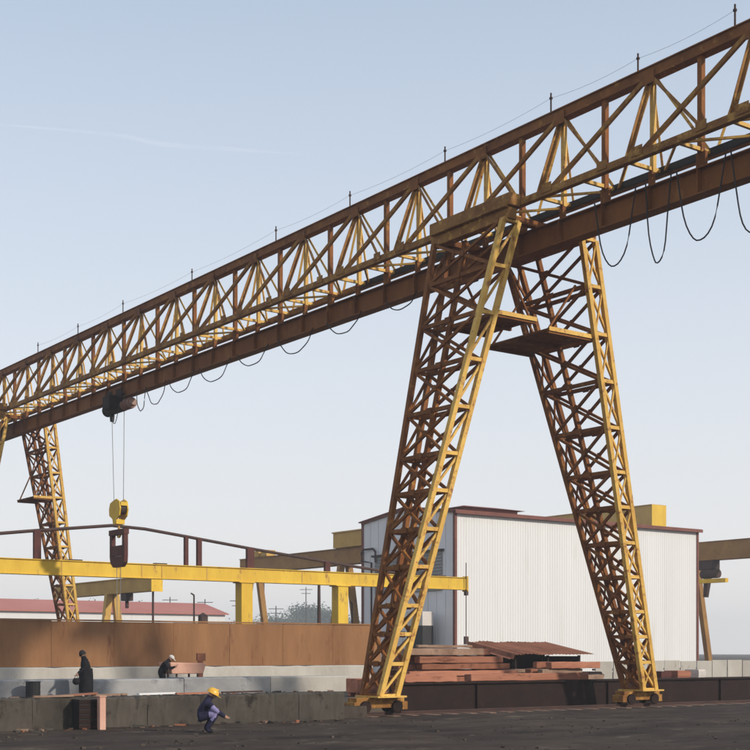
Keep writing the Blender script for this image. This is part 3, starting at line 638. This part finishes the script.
ORD = ['first', 'second', 'third', 'fourth', 'fifth', 'sixth', 'seventh']
z = 0
for li in range(7):
    hh = rp.uniform(.21, .27); nn = (4, 4, 4, 4, 3, 3, 2)[li]
    for q in range(nn):
        x = TX + .85 - q * .40 + rp.uniform(-.06, .06) - .05 * li; ya_, yb_ = onX(386 + rp.uniform(-2, 26), TX), onX(512 - 2.0 * li - rp.uniform(0, 34), TX)
        timber(f'rough salmon timber, {ORD[q]} from front in {ORD[li]} layer of the pile by the crane foot', x, ya_, yb_, z, rp.uniform(.24, .34), hh - rp.uniform(.012, .05), rp.choice(('timber', 'timber', 'timber', 'sheet', 'timber2')), yaw=rp.uniform(-.16, .16), j_=.010)
    z += hh
zs = 0
for li in range(5):
    hh = rp.uniform(.22, .27)
    for q in range(3 if li < 4 else 2):
        x = TX + .9 - q * .42 + rp.uniform(-.08, .08); ya_, yb_ = onX(500 + rp.uniform(0, 22) + 3 * li, TX), onX(606 - 4 * li - rp.uniform(0, 36), TX)
        timber(f'thin rusty batten, {ORD[q]} from front in {ORD[li]} layer of the low pile before the shelter', x, ya_, yb_, zs, rp.uniform(.2, .32), hh - rp.uniform(.012, .04), rp.choice(('timber', 'sheet', 'timber2', 'roof')), yaw=rp.uniform(-.3, .3), j_=.012)
    zs += hh
timber('thin dark batten on top of the timber pile', TX + .5, onX(408, TX), onX(462, TX), z + .002, .14, .09, 'timber2')
# lean-to shelter with rusty sheets
LXx = -40.0; ly0, ly1 = onX(497, LXx), onX(566, LXx)
ls = thing('lean_to', 'low dark lean-to shelter under rusty sheets before the white shed', 'shelter', (LXx, ly0, 0))
for y in (ly0 + .15, (ly0 + ly1) / 2, ly1 - .15):
    for x, h_ in ((LXx + .9, 1.42), (LXx - 1.2, 1.80)): bar('post', (x, y, 0), (x, y, h_), .09, .09, 'darksteel', ls)
nS = 6
for i in range(nS):
    y = ly0 - .5 + i * (ly1 - ly0 + .8) / nS; wdt = (ly1 - ly0 + .8) / nS
    b = MB(); cor = 9; vv = []
    for j in range(cor):
        yy = y + wdt * j / (cor - 1) * 1.03; dz = .03 * (j % 2) + .02 * (i % 2) + (-.16 if i == 0 and j < 3 else 0)
        vv += [(LXx + 1.3, yy, 1.44 + dz), (LXx - 1.5, yy, 1.94 + dz + random.uniform(-.015, .015))]
    b.mesh(vv, [(2 * j, 2 * j + 1, 2 * j + 3, 2 * j + 2) for j in range(cor - 1)])
    so_ = b.build('roof_sheet', 'sheet', ls); sm = so_.modifiers.new('thick', 'SOLIDIFY'); sm.thickness = .012
b = MB(); b.box((LXx - 1.3, ly0 + .1, 0), (LXx - 1.25, ly1 - .1, 1.75)); b.build('shade_back_board', 'darksteel', ls)  # dark board added to deepen the shade under the sheets
b = MB(); b.box((LXx - 1.2, ly1 - .12, 0), (LXx + .85, ly1 - .07, 1.38)); b.build('shade_side_board', 'darksteel', ls)  # also added to darken the space beneath
for i, (px, h_, m, lab) in enumerate(((527, .9, 'tie', 'dark drum under the lean-to nearest the timber pile'), (540, .75, 'conc', 'pale grey drum under the lean-to in the middle'), (556, .8, 'tie', 'dark drum under the lean-to farthest from the timber pile'))):
    y = onX(px, LXx); b = MB(); b.tube((LXx + .3, y, 0), (LXx + .3, y, h_), .52, 14); b.tube((LXx + .3, y, h_), (LXx + .3, y, h_ + .02), .56, 14); b.tube((LXx + .3, y, h_ * .4), (LXx + .3, y, h_ * .4 + .02), .55, 14); tag(b.build('drum', m, origin=(LXx + .3, y, 0)), lab, 'drum', 'drums under the lean-to')
# pale panels, cabinet and crates at lower right
GX = -38.0
pn = thing('panel_rack', 'pale grey panels leaning in a rack behind the right crane leg', 'panel rack', (GX, onX(650, GX), 0))
for i in range(15):
    y = onX(596, GX) + i * 1.02
    b = MB(); b.box((GX - .06, y, .12), (GX - .02 + random.uniform(-.01, .01), y + .97, 1.18 + random.uniform(-.03, .03))); b.build('panel', 'conc', pn, bevel=.01)
boxo('rail', (GX - .1, onX(596, GX) - .1, 0), (GX + .02, onX(596, GX) + 15.4, .115), 'tie', pn)
boxo('rail', (GX - .12, onX(596, GX) - .1, .8), (GX - .065, onX(596, GX) + 15.4, .88), 'tie', pn)
y = onX(589, -36.5); mx_ = thing('engine_block', 'dark grey engine unit standing behind the dark steel beam', 'engine', (-36.5, y, 0))
b = MB(); b.box((-36.9, y - .45, .1), (-36.2, y + .45, .8)); b.build('body', 'darksteel', mx_, bevel=.06)
for i in range(4):
    b = MB(); b.tube((-36.2, y - .3 + .2 * i, .65), (-36.05, y - .3 + .2 * i, .65), .14, 10); b.build('cylinder_head', 'conc3', mx_)
b = MB(); b.tube((-36.2, y, .35), (-36.1, y, .35), .42, 16); b.build('flywheel', 'tie', mx_)
b = MB(); b.box((-36.95, y - .5, 0), (-36.15, y + .5, .1)); b.build('skid', 'tie', mx_)
for i, (px, m, wd, h_, lab) in enumerate(((660, 'maroon', .55, .8, 'maroon crate standing right of the right crane foot'), (678, 'timber', .75, .82, 'salmon wooden crate in the lower right between maroon and pale boxes'), (696, 'cap', .42, .86, 'pale narrow box in the lower right corner'))):
    x = -35.3; y = onX(px, x); c_ = thing('storage_crate', lab, 'crate', (x, y, 0), 'crates by the right crane leg')
    b = MB(); b.box((x - .4, y - wd / 2, .06), (x + .3, y + wd / 2, h_)); b.build('body', m, c_, bevel=.015)
    for q in range(3): boxo('slat', (x + .3, y - wd / 2 - .01, .1 + q * .25), (x + .325, y + wd / 2 + .01, .29 + q * .25), m, c_)
    b = MB(); b.box((x - .4, y - wd / 2, 0), (x + .3, y - wd / 2 + .08, .06)); b.box((x - .4, y + wd / 2 - .08, 0), (x + .3, y + wd / 2, .06)); b.build('runner', 'timber2', c_)

# ------------------------------------------------------------------ far things
def shed(lab, X, ya_, yb_, ez, rz_, depth_, wm, rm):
    t_ = thing('far_shed', lab, 'building', (X, ya_, 0))
    b = MB(); b.box((X - depth_, ya_, 0), (X, yb_, ez)); 
    b.mesh([(X, yb_, ez), (X - depth_, yb_, ez), (X - depth_ / 2, yb_, rz_)], [(0, 1, 2)]); b.build('wall', wm, t_)
    b = MB()
    for xe in (X + .5, X - depth_ - .5): b.mesh([(X - depth_ / 2, ya_ - .4, rz_), (xe, ya_ - .4, ez - .05), (xe, yb_ + .4, ez - .05), (X - depth_ / 2, yb_ + .4, rz_), (X - depth_ / 2, ya_ - .4, rz_ + .15), (xe, ya_ - .4, ez + .1), (xe, yb_ + .4, ez + .1), (X - depth_ / 2, yb_ + .4, rz_ + .15)], CUBE_F)
    b.build('roof', rm, t_)
    n_ = int((yb_ - ya_) / 5)
    for i in range(n_):
        y = ya_ + (i + .5) * (yb_ - ya_) / n_; wv = boxo('window', (X, y - .9, 2.2), (X + .05, y + .9, 3.8), 'glass', t_)
    return t_
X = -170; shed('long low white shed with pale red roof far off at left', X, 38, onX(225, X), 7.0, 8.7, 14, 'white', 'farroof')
X = -230; shed('small pale shed far off between the two yellow posts', X, onX(262, X), onX(318, X), 5.6, 6.6, 12, 'white', 'grey')
X = -215; shed('pale grey shed far off left of the yellow post', X, onX(150, X), onX(236, X), 5.0, 6.0, 12, 'white', 'grey')
for px, d, h_, lab in ((194, 95, 5.6, 'thin dark pole standing behind the form wall at left'), (319, 92, 6.2, 'thick grey pole standing between the two yellow posts'), (352, 100, 5.2, 'thin pole behind the right yellow post'), (264, 170, 12, 'far lamp pole above the hazy trees'), (336, 88, 4.6, 'short pole right beside the right yellow post')):
    p = ground(px, d); b = MB(); dd = .34 if px == 319 else .2
    b.tube(p, p + Vector((0, 0, h_)), dd, 8, dd * .6); b.tube(p, p + Vector((0, 0, .1)), dd * 2.2, 8); b.bar(p + Vector((0, 0, h_)), p + Vector((.5, -.5, h_ + .1)), .08, .08); tag(b.build('pole', 'tie', origin=p), lab, 'pole')
for i, (px, d, h_) in enumerate(((238, 330, 15), (276, 360, 14), (205, 340, 15), (170, 350, 16), (95, 340, 15), (306, 420, 22))):
    p = ground(px, d); b = MB(); b.tube(p, p + Vector((0, 0, h_)), .5, 6, .3); b.bar(p + Vector((-1.2, -1.6, h_ - .8)), p + Vector((1.2, 1.6, h_ - .8)), .18, .18); b.bar(p + Vector((-.9, -1.2, h_ - 2)), p + Vector((.9, 1.2, h_ - 2)), .18, .18)
    tag(b.build('power_pole', 'tie', origin=p), 'thin hazy power pole far off, ' + ['just left of the left yellow post', 'between the two yellow posts', 'above the right end of the pale red roof', 'above the middle of the pale red roof', 'left of the low ochre crane leg', 'tallest, between the two yellow posts'][i], 'power pole', 'far power poles')
p = ground(203, 90); b = MB(); b.box((p.x - .5, p.y - .3, 0), (p.x + .5, p.y + .3, 2.6)); b.box((p.x - .25, p.y - .25, 2.6), (p.x + .25, p.y + .25, 4.0)); b.tube(p + Vector((0, 0, 4)), p + Vector((0, 0, 4.2)), .7, 8, .1); tag(b.build('vent_stack', 'tie', origin=p, bevel=.03), 'small dark vent stack poking up behind the form wall', 'vent')

def tree_mesh(seed, h_, rx, rz):
    rnd = random.Random(seed); b = MB()
    for i in range(1500):
        cl = rnd.choice(range(7)); rnd2 = random.Random(seed * 31 + cl)
        c = Vector((rnd2.gauss(0, rx * .45), rnd2.gauss(0, rx * .45), h_ * .62 + rnd2.uniform(-.6, .8) * rz * .6))
        p = c + Vector((rnd.gauss(0, rx * .26), rnd.gauss(0, rx * .26), rnd.gauss(0, rz * .24)))
        s = rnd.uniform(.10, .30); u = Vector((rnd.gauss(0, 1), rnd.gauss(0, 1), rnd.gauss(0, 1))).normalized(); v_ = u.orthogonal().normalized()
        b.mesh([p + u * s, p + v_ * s * .6, p - u * s * .8, p - v_ * s * .6], [(0, 1, 2, 3)])
    bm = b.bm; me = bpy.data.meshes.new('crown'); bm.to_mesh(me); bm.free(); me.materials.append(M['leaf'])
    b = MB(); b.path([(0, 0, 0), (.1, 0, h_ * .3), (0, .1, h_ * .7)], [.5, .36, .12], 7)
    for q in range(5):
        a = q * 1.3; b.path([(.05, .02, h_ * (.3 + .06 * q)), (math.cos(a) * rx * .35, math.sin(a) * rx * .35, h_ * (.5 + .05 * q)), (math.cos(a) * rx * .7, math.sin(a) * rx * .7, h_ * (.6 + .05 * q))], [.2, .13, .05], 5)
    tm = bpy.data.meshes.new('trunk'); b.bm.to_mesh(tm); b.bm.free(); tm.materials.append(M['bark'])
    return me, tm
TM = [tree_mesh(s, 9, 3.2, 3.0) for s in (3, 5, 11, 17)]
spots = [(222, 250, .62), (232, 262, .7), (243, 240, .78), (252, 265, .9), (259, 255, .75), (268, 280, .7), (279, 270, .95), (286, 255, 1.12), (293, 265, 1.2), (300, 258, 1.15), (307, 268, 1.22), (314, 252, 1.05), (322, 262, 1.1), (331, 250, 1.0), (341, 262, .9), (352, 255, .8),
         (42, 250, 1.15), (62, 262, 1.1), (84, 255, 1.2), (100, 268, 1.25), (128, 258, 1.15), (150, 265, 1.1), (172, 255, 1.05), (190, 262, .95), (8, 255, 1.1)]
spots.sort()
for i, (px, d, sc) in enumerate(spots):
    k_ = 2.5; p = ground(px, d * k_); sc_ = sc * k_; me, tm = TM[i % 4]
    where = 'beside the far end of the girder crane at right' if px > 690 else ('above the pale red roof' if px < 200 else 'in the hazy row between the yellow posts')
    sub = [q for q in spots if (q[0] > 690) == (px > 690) and (q[0] < 200) == (px < 200)]; k = sub.index((px, d, sc))
    ordn = ['first', 'second', 'third', 'fourth', 'fifth', 'sixth', 'seventh', 'eighth', 'ninth', 'tenth', 'eleventh', 'twelfth', 'thirteenth', 'fourteenth', 'fifteenth', 'sixteenth'][k]
    t_ = thing('tree', f'far hazy tree, {ordn} from left {where}', 'tree', p, 'far hazy trees')
    for nm, m_ in (('crown', me), ('trunk', tm)):
        o = bpy.data.objects.new(nm, m_); C.objects.link(o); o.parent = t_
    t_.scale = (sc_, sc_, sc_); t_.rotation_euler = (0, 0, i * 1.7)

# ------------------------------------------------------------------ people
def person(name, lab, base, fwd, J, E, cats, mats, extra=None):
    """J: joint -> ((fwd, side, up), radius); E: edges; cats: joint -> material slot"""
    fwd = Vector((fwd[0], fwd[1], 0)).normalized(); side = Vector((-fwd.y, fwd.x, 0))
    def T(p): return fwd * p[0] + side * p[1] + Vector((0, 0, p[2]))
    names = list(J); me = bpy.data.meshes.new(name + '_cage')
    me.from_pydata([T(J[n][0]) for n in names], [(names.index(a), names.index(c)) for a, c in E], [])
    o = bpy.data.objects.new(name, me); C.objects.link(o)
    sk = o.modifiers.new('skin', 'SKIN'); sk.use_smooth_shade = True
    sv = me.skin_vertices[0].data
    for i, n_ in enumerate(names):
        r = J[n_][1]; sv[i].radius = r if hasattr(r, '__len__') else (r, r); sv[i].use_root = (n_ == 'pelvis')
    ss = o.modifiers.new('sub', 'SUBSURF'); ss.levels = 2; ss.render_levels = 2
    bpy.context.view_layer.update()
    dg = bpy.context.evaluated_depsgraph_get()
    nm = bpy.data.meshes.new_from_object(o.evaluated_get(dg)); o.modifiers.clear()
    b = MB(); b.bm.from_mesh(nm)
    P = {n_: T(J[n_][0]) for n_ in names}
    for f in b.bm.faces:
        c = f.calc_center_median(); best = min(names, key=lambda q: (P[q] - c).length / (1 + 2 * (J[q][1] if not hasattr(J[q][1], '__len__') else J[q][1][0]))); f.material_index = cats.get(best, 0)
    b.bm.normal_update()
    for v_ in b.bm.verts:
        if all(f.material_index in (0, 4) for f in v_.link_faces):
            q = v_.co; v_.co = q + v_.normal * (.012 * mn.noise((q.x * 9, q.y * 9, q.z * 14)) + .006 * mn.noise((q.x * 22, q.y * 22, q.z * 30)))
    # face: nose, eyes, ears
    hd = P['head']; up = (P['crown'] - P['neck']).normalized(); hf = (fwd - up * fwd.dot(up)).normalized(); hs = up.cross(hf)
    sk_i = 1
    b.sphere(hd + hf * .105 - up * .02, (.018, .018, .03), sk_i, 8, 6)
    for s in (-1, 1):
        b.sphere(hd + hf * .088 + hs * .035 * s + up * .012, .013, 2, 8, 6); b.sphere(hd + hs * .088 * s - up * .01, (.02, .02, .035), sk_i, 8, 6)
    b.tube(hd + hf * .092 - up * .06 - hs * .025, hd + hf * .092 - up * .06 + hs * .025, .014, 6, mi=2)
    # hands: palm and five bent fingers
    for sname in ('l', 'r'):
        if 'hand_' + sname not in P: continue
        hnd = P['hand_' + sname]; wr = P['wrist_' + sname]; ax = (hnd - wr).normalized(); sd_ = (side if abs(ax.dot(side)) < .8 else fwd); lat = (sd_ - ax * sd_.dot(ax)).normalized(); pn_ = ax.cross(lat)
        b.sphere(hnd, .045, sk_i, 8, 6)
        for q in range(4):
            r0 = hnd + lat * (q - 1.5) * .022 + ax * .02; ln = (.075, .085, .08, .062)[q]
            b.path([r0, r0 + ax * ln * .5 + pn_ * .005, r0 + ax * ln * .8 + pn_ * .03, r0 + ax * ln * .85 + pn_ * .055], [.02, .018, .016, .012], 6, sk_i)
        r0 = hnd - ax * .01 + lat * .04; b.path([r0, r0 + lat * .03 + ax * .03, r0 + lat * .035 + ax * .06 + pn_ * .02], [.022, .02, .014], 6, sk_i)
    body = MB(); bm_t = bpy.data.meshes.new('tmp'); b.bm.to_mesh(bm_t); b.bm.free()
    for m_ in mats: bm_t.materials.append(M[m_])
    for p_ in bm_t.polygons: p_.use_smooth = True
    o.data = bm_t; o.location = base; W[o.name] = Vector(base)
    tag(o, lab, 'person')
    return o, lambda p_: Vector(base) + T(p_), hd + Vector(base), up, hf, hs
BASE_E = [('pelvis', 'belly'), ('belly', 'chest'), ('chest', 'neck'), ('neck', 'head'), ('head', 'crown'),
          ('chest', 'sh_l'), ('sh_l', 'elb_l'), ('elb_l', 'wrist_l'), ('wrist_l', 'hand_l'), ('chest', 'sh_r'), ('sh_r', 'elb_r'), ('elb_r', 'wrist_r'), ('wrist_r', 'hand_r'),
          ('pelvis', 'hip_l'), ('hip_l', 'knee_l'), ('knee_l', 'ank_l'), ('ank_l', 'toe_l'), ('pelvis', 'hip_r'), ('hip_r', 'knee_r'), ('knee_r', 'ank_r'), ('ank_r', 'toe_r')]
CATS = {'head': 1, 'hand_l': 1, 'hand_r': 1, 'crown': 2, 'toe_l': 3, 'toe_r': 3}
def hat(o, hd, up, hf, kind, m):
    hs = up.cross(hf); Mx = Matrix((hf, hs, up)).transposed().to_4x4(); b = MB()
    if kind == 'helmet':
        b.sphere((0, 0, .02), (.152, .13, .14), 0, 18, 9, 0.0); b.tube((0, 0, .012), (0, 0, .024), .32, 18); b.box((.10, -.09, .010), (.21, .09, .022)); b.bar((-.11, 0, .12), (.11, 0, .155), .03, .03)
    elif kind == 'cap':
        b.sphere((0, 0, .035), (.118, .105, .10), 0, 16, 8, 0.0); b.box((.07, -.07, .03), (.19, .07, .042))
    else:
        b.sphere((-.02, 0, .01), (.118, .112, .135), 0, 16, 9, -.35)
    bmesh.ops.transform(b.bm, matrix=Matrix.Translation(hd) @ Mx, verts=b.bm.verts)
    return b.build({'helmet': 'helmet', 'cap': 'cap', 'hood': 'hood'}[kind], m, o, smooth=True)
LEFT = Vector((-RX, -RY, 0)); TOC = Vector((-VX, -VY, 0))
# 1: standing worker in a long black coat, head bowed, bag in hand, facing image left
J = {'pelvis': ((0, 0, .86), (.18, .15)), 'belly': ((0, 0, 1.02), (.19, .15)), 'chest': ((.02, 0, 1.20), (.205, .16)), 'neck': ((.07, 0, 1.37), .075), 'head': ((.13, 0, 1.47), .098), 'crown': ((.15, 0, 1.55), .085),
     'sh_l': ((.03, .19, 1.25), .085), 'elb_l': ((.08, .27, .99), .068), 'wrist_l': ((.27, .24, .86), .05), 'hand_l': ((.32, .23, .80), .042),
     'sh_r': ((.03, -.19, 1.25), .085), 'elb_r': ((.0, -.26, .98), .068), 'wrist_r': ((.18, -.22, .84), .05), 'hand_r': ((.23, -.2, .79), .042),
     'hip_l': ((0, .09, .78), .135), 'knee_l': ((.03, .10, .45), .115), 'ank_l': ((.0, .10, .09), .075), 'toe_l': ((.15, .11, .045), .048),
     'hip_r': ((0, -.09, .78), .135), 'knee_r': ((.0, -.10, .45), .115), 'ank_r': ((-.05, -.10, .09), .075), 'toe_r': ((.10, -.11, .045), .048)}
p = ground(86, 45.2)
o1, T1, hd, up, hf, hs = person('person', 'person standing in a long black coat, head bowed, holding a bag', p, LEFT + TOC * .35, J, BASE_E, {**CATS, 'toe_l': 3, 'toe_r': 3}, ['cloth', 'skin', 'hair', 'shoe'])
hat(o1, hd, up, hf, 'hood', 'hair')
f1 = (LEFT + TOC * .35).normalized(); s1 = Vector((-f1.y, f1.x, 0))
b = MB()                                              # coat skirt
nS = 20; rr = []
for z, ra, rb in ((1.0, .215, .20), (.80, .235, .215), (.55, .24, .225), (.30, .235, .23), (.17, .23, .225)):
    rr.append([b.bm.verts.new(p + f1 * ra * math.cos(a * 2 * math.pi / nS) * (1 + .04 * math.sin(5 * a)) + s1 * rb * math.sin(a * 2 * math.pi / nS) + Vector((0, 0, z))) for a in range(nS)])
for a, c in zip(rr, rr[1:]):
    for i in range(nS): b.bm.faces.new((a[i], a[(i + 1) % nS], c[(i + 1) % nS], c[i]))
b.build('coat', 'cloth', o1, smooth=True)
hp_ = T1((.35, .23, .76)); b = MB(); b.sphere(hp_ - Vector((0, 0, .20)), (.13, .13, .12), 0, 14, 10); b.path([hp_ + s1 * .02 + f1 * .1 - Vector((0, 0, .14)), hp_ + Vector((0, 0, .02)), hp_ - f1 * .1 - Vector((0, 0, .14))], .025, 6)
tag(b.build('bag', 'cloth', origin=hp_ - Vector((0, 0, .32))), 'small black bag in the standing worker\'s hand', 'bag')
# 2: worker in a pale cap bending over the trough
bx = -45.5; p = Vector((bx, onX(162, bx), 0))
J = {'pelvis': ((0, 0, .84), (.17, .14)), 'belly': ((.05, 0, .98), (.17, .14)), 'chest': ((.16, 0, 1.12), (.19, .15)), 'neck': ((.27, 0, 1.24), .07), 'head': ((.35, 0, 1.31), .098), 'crown': ((.38, 0, 1.39), .085),
     'sh_l': ((.18, .19, 1.14), .08), 'elb_l': ((.32, .24, .93), .065), 'wrist_l': ((.52, .18, .98), .048), 'hand_l': ((.58, .17, 1.01), .042),
     'sh_r': ((.18, -.19, 1.14), .08), 'elb_r': ((.32, -.24, .93), .065), 'wrist_r': ((.52, -.18, .98), .048), 'hand_r': ((.58, -.17, 1.01), .042),
     'hip_l': ((-.02, .09, .76), .125), 'knee_l': ((.04, .10, .44), .095), 'ank_l': ((-.04, .10, .09), .062), 'toe_l': ((.11, .11, .045), .048),
     'hip_r': ((-.02, -.09, .76), .125), 'knee_r': ((.06, -.10, .44), .095), 'ank_r': ((.0, -.10, .09), .062), 'toe_r': ((.15, -.11, .045), .048)}
o2, T2, hd, up, hf, hs = person('person', 'person in dark jacket and pale cap bending over the salmon trough', p, -LEFT + TOC * .1, J, BASE_E, CATS, ['cloth', 'skin', 'hair', 'cloth'])
hat(o2, hd, up, hf, 'cap', 'cap')
# 3: crouching worker with the yellow helmet
p = ground(204, 31.2); p.z = ZL
J = {'pelvis': ((-.12, 0, .40), (.17, .15)), 'belly': ((-.04, 0, .53), (.17, .14)), 'chest': ((.05, 0, .69), (.19, .15)), 'neck': ((.13, 0, .83), .07), 'head': ((.19, 0, .91), .098), 'crown': ((.21, 0, .99), .085),
     'sh_l': ((.07, .19, .72), .085), 'elb_l': ((.26, .25, .52), .07), 'wrist_l': ((.44, .14, .42), .05), 'hand_l': ((.49, .10, .38), .042),
     'sh_r': ((.07, -.19, .72), .085), 'elb_r': ((.26, -.25, .52), .07), 'wrist_r': ((.44, -.14, .42), .05), 'hand_r': ((.49, -.10, .38), .042),
     'hip_l': ((-.08, .12, .38), .12), 'knee_l': ((.30, .20, .50), .09), 'ank_l': ((.04, .18, .09), .062), 'toe_l': ((.2, .19, .045), .048),
     'hip_r': ((-.08, -.12, .38), .12), 'knee_r': ((.30, -.20, .50), .09), 'ank_r': ((.04, -.18, .09), .062), 'toe_r': ((.2, -.19, .045), .048)}
o3, T3, hd, up, hf, hs = person('person', 'person in yellow helmet crouching in front of the kerb', p, -LEFT + TOC * -.2, J, BASE_E, {**CATS, 'elb_r': 4}, ['navy', 'skin', 'hair', 'cloth', 'lilac'])
hat(o3, hd, up, hf, 'helmet', 'helmet')

# scattered stones and scrap on the yard
sm = MB()
for i in range(2600):
    p = ground(random.uniform(-60, 810), random.uniform(17, 38)); s = random.choice((.012, .015, .02, .03, .05)) * random.uniform(.7, 1.4)
    if p.x < KX + .05 or abs(p.x - LX) < .1: continue
    mm = Matrix.Translation((p.x, p.y, ZL + s * .25)) @ Matrix.Rotation(random.uniform(0, 6), 4, 'Z') @ Matrix.Diagonal((s * random.uniform(.8, 1.6), s, s * .7, 1))
    sm.mesh([(x * (1 + .3 * z), y * (1 - .25 * z), z) for x, y, z in CUBE_V], CUBE_F, mm)
tag(sm.build('gravel', 'ground'), 'scattered small stones on the dark yard ground', 'gravel', kind='stuff')

# ------------------------------------------------------------------ thin contrail high in the sky
def sky_pt(px, py, alt):
    d = (alt - H) / ((HOR - py) / F_PX); q = ground(px, d); q.z = alt; return q
b = MB(); tr = [(-30, 122, 1.5), (30, 127, 2), (90, 132, 3), (130, 137, 4), (160, 144, 5), (190, 147, 5), (230, 149, 4), (270, 152, 2), (300, 154, .5)]
vv = []
for i, (px, py, wd) in enumerate(tr):
    vv += [sky_pt(px, py - wd / 2, 3000), sky_pt(px, py + wd / 2, 3000)]
b.mesh(vv, [(2 * i, 2 * i + 1, 2 * i + 3, 2 * i + 2) for i in range(len(tr) - 1)])
m = bpy.data.materials.new('contrail_ice'); m.use_nodes = True; n = m.node_tree.nodes; L = m.node_tree.links
n.remove(n['Principled BSDF']); tr_ = n.new('ShaderNodeBsdfTransparent'); df = n.new('ShaderNodeBsdfTranslucent'); df.inputs[0].default_value = (.9, .9, .92, 1); mx = n.new('ShaderNodeMixShader')
ns = n.new('ShaderNodeTexNoise'); ns.inputs['Scale'].default_value = .002; ns.inputs['Detail'].default_value = 4; ge = n.new('ShaderNodeNewGeometry'); L.new(ge.outputs['Position'], ns.inputs[0])
mt = n.new('ShaderNodeMapRange'); mt.inputs[1].default_value = .35; mt.inputs[2].default_value = .75; mt.inputs[3].default_value = 0; mt.inputs[4].default_value = .24
L.new(ns.outputs[0], mt.inputs[0]); L.new(mt.outputs[0], mx.inputs[0]); L.new(tr_.outputs[0], mx.inputs[1]); L.new(df.outputs[0], mx.inputs[2]); L.new(mx.outputs[0], n['Material Output'].inputs[0])
M['contrail'] = m
co = tag(b.build('contrail', 'contrail'), kind='structure'); co.visible_shadow = True

# ------------------------------------------------------------------ haze
hm = bpy.data.materials.new('haze_air'); hm.use_nodes = True; n = hm.node_tree.nodes; n.remove(n['Principled BSDF'])
pv_ = n.new('ShaderNodeVolumePrincipled'); pv_.inputs['Color'].default_value = (.92, .94, .97, 1); pv_.inputs['Density'].default_value = .0008; pv_.inputs['Anisotropy'].default_value = .2
hm.node_tree.links.new(pv_.outputs[0], n['Material Output'].inputs['Volume']); M['haze'] = hm
b = MB(); b.box((-705, -505, -1), (705, 705, 24)); tag(b.build('haze', 'haze'), kind='stuff')
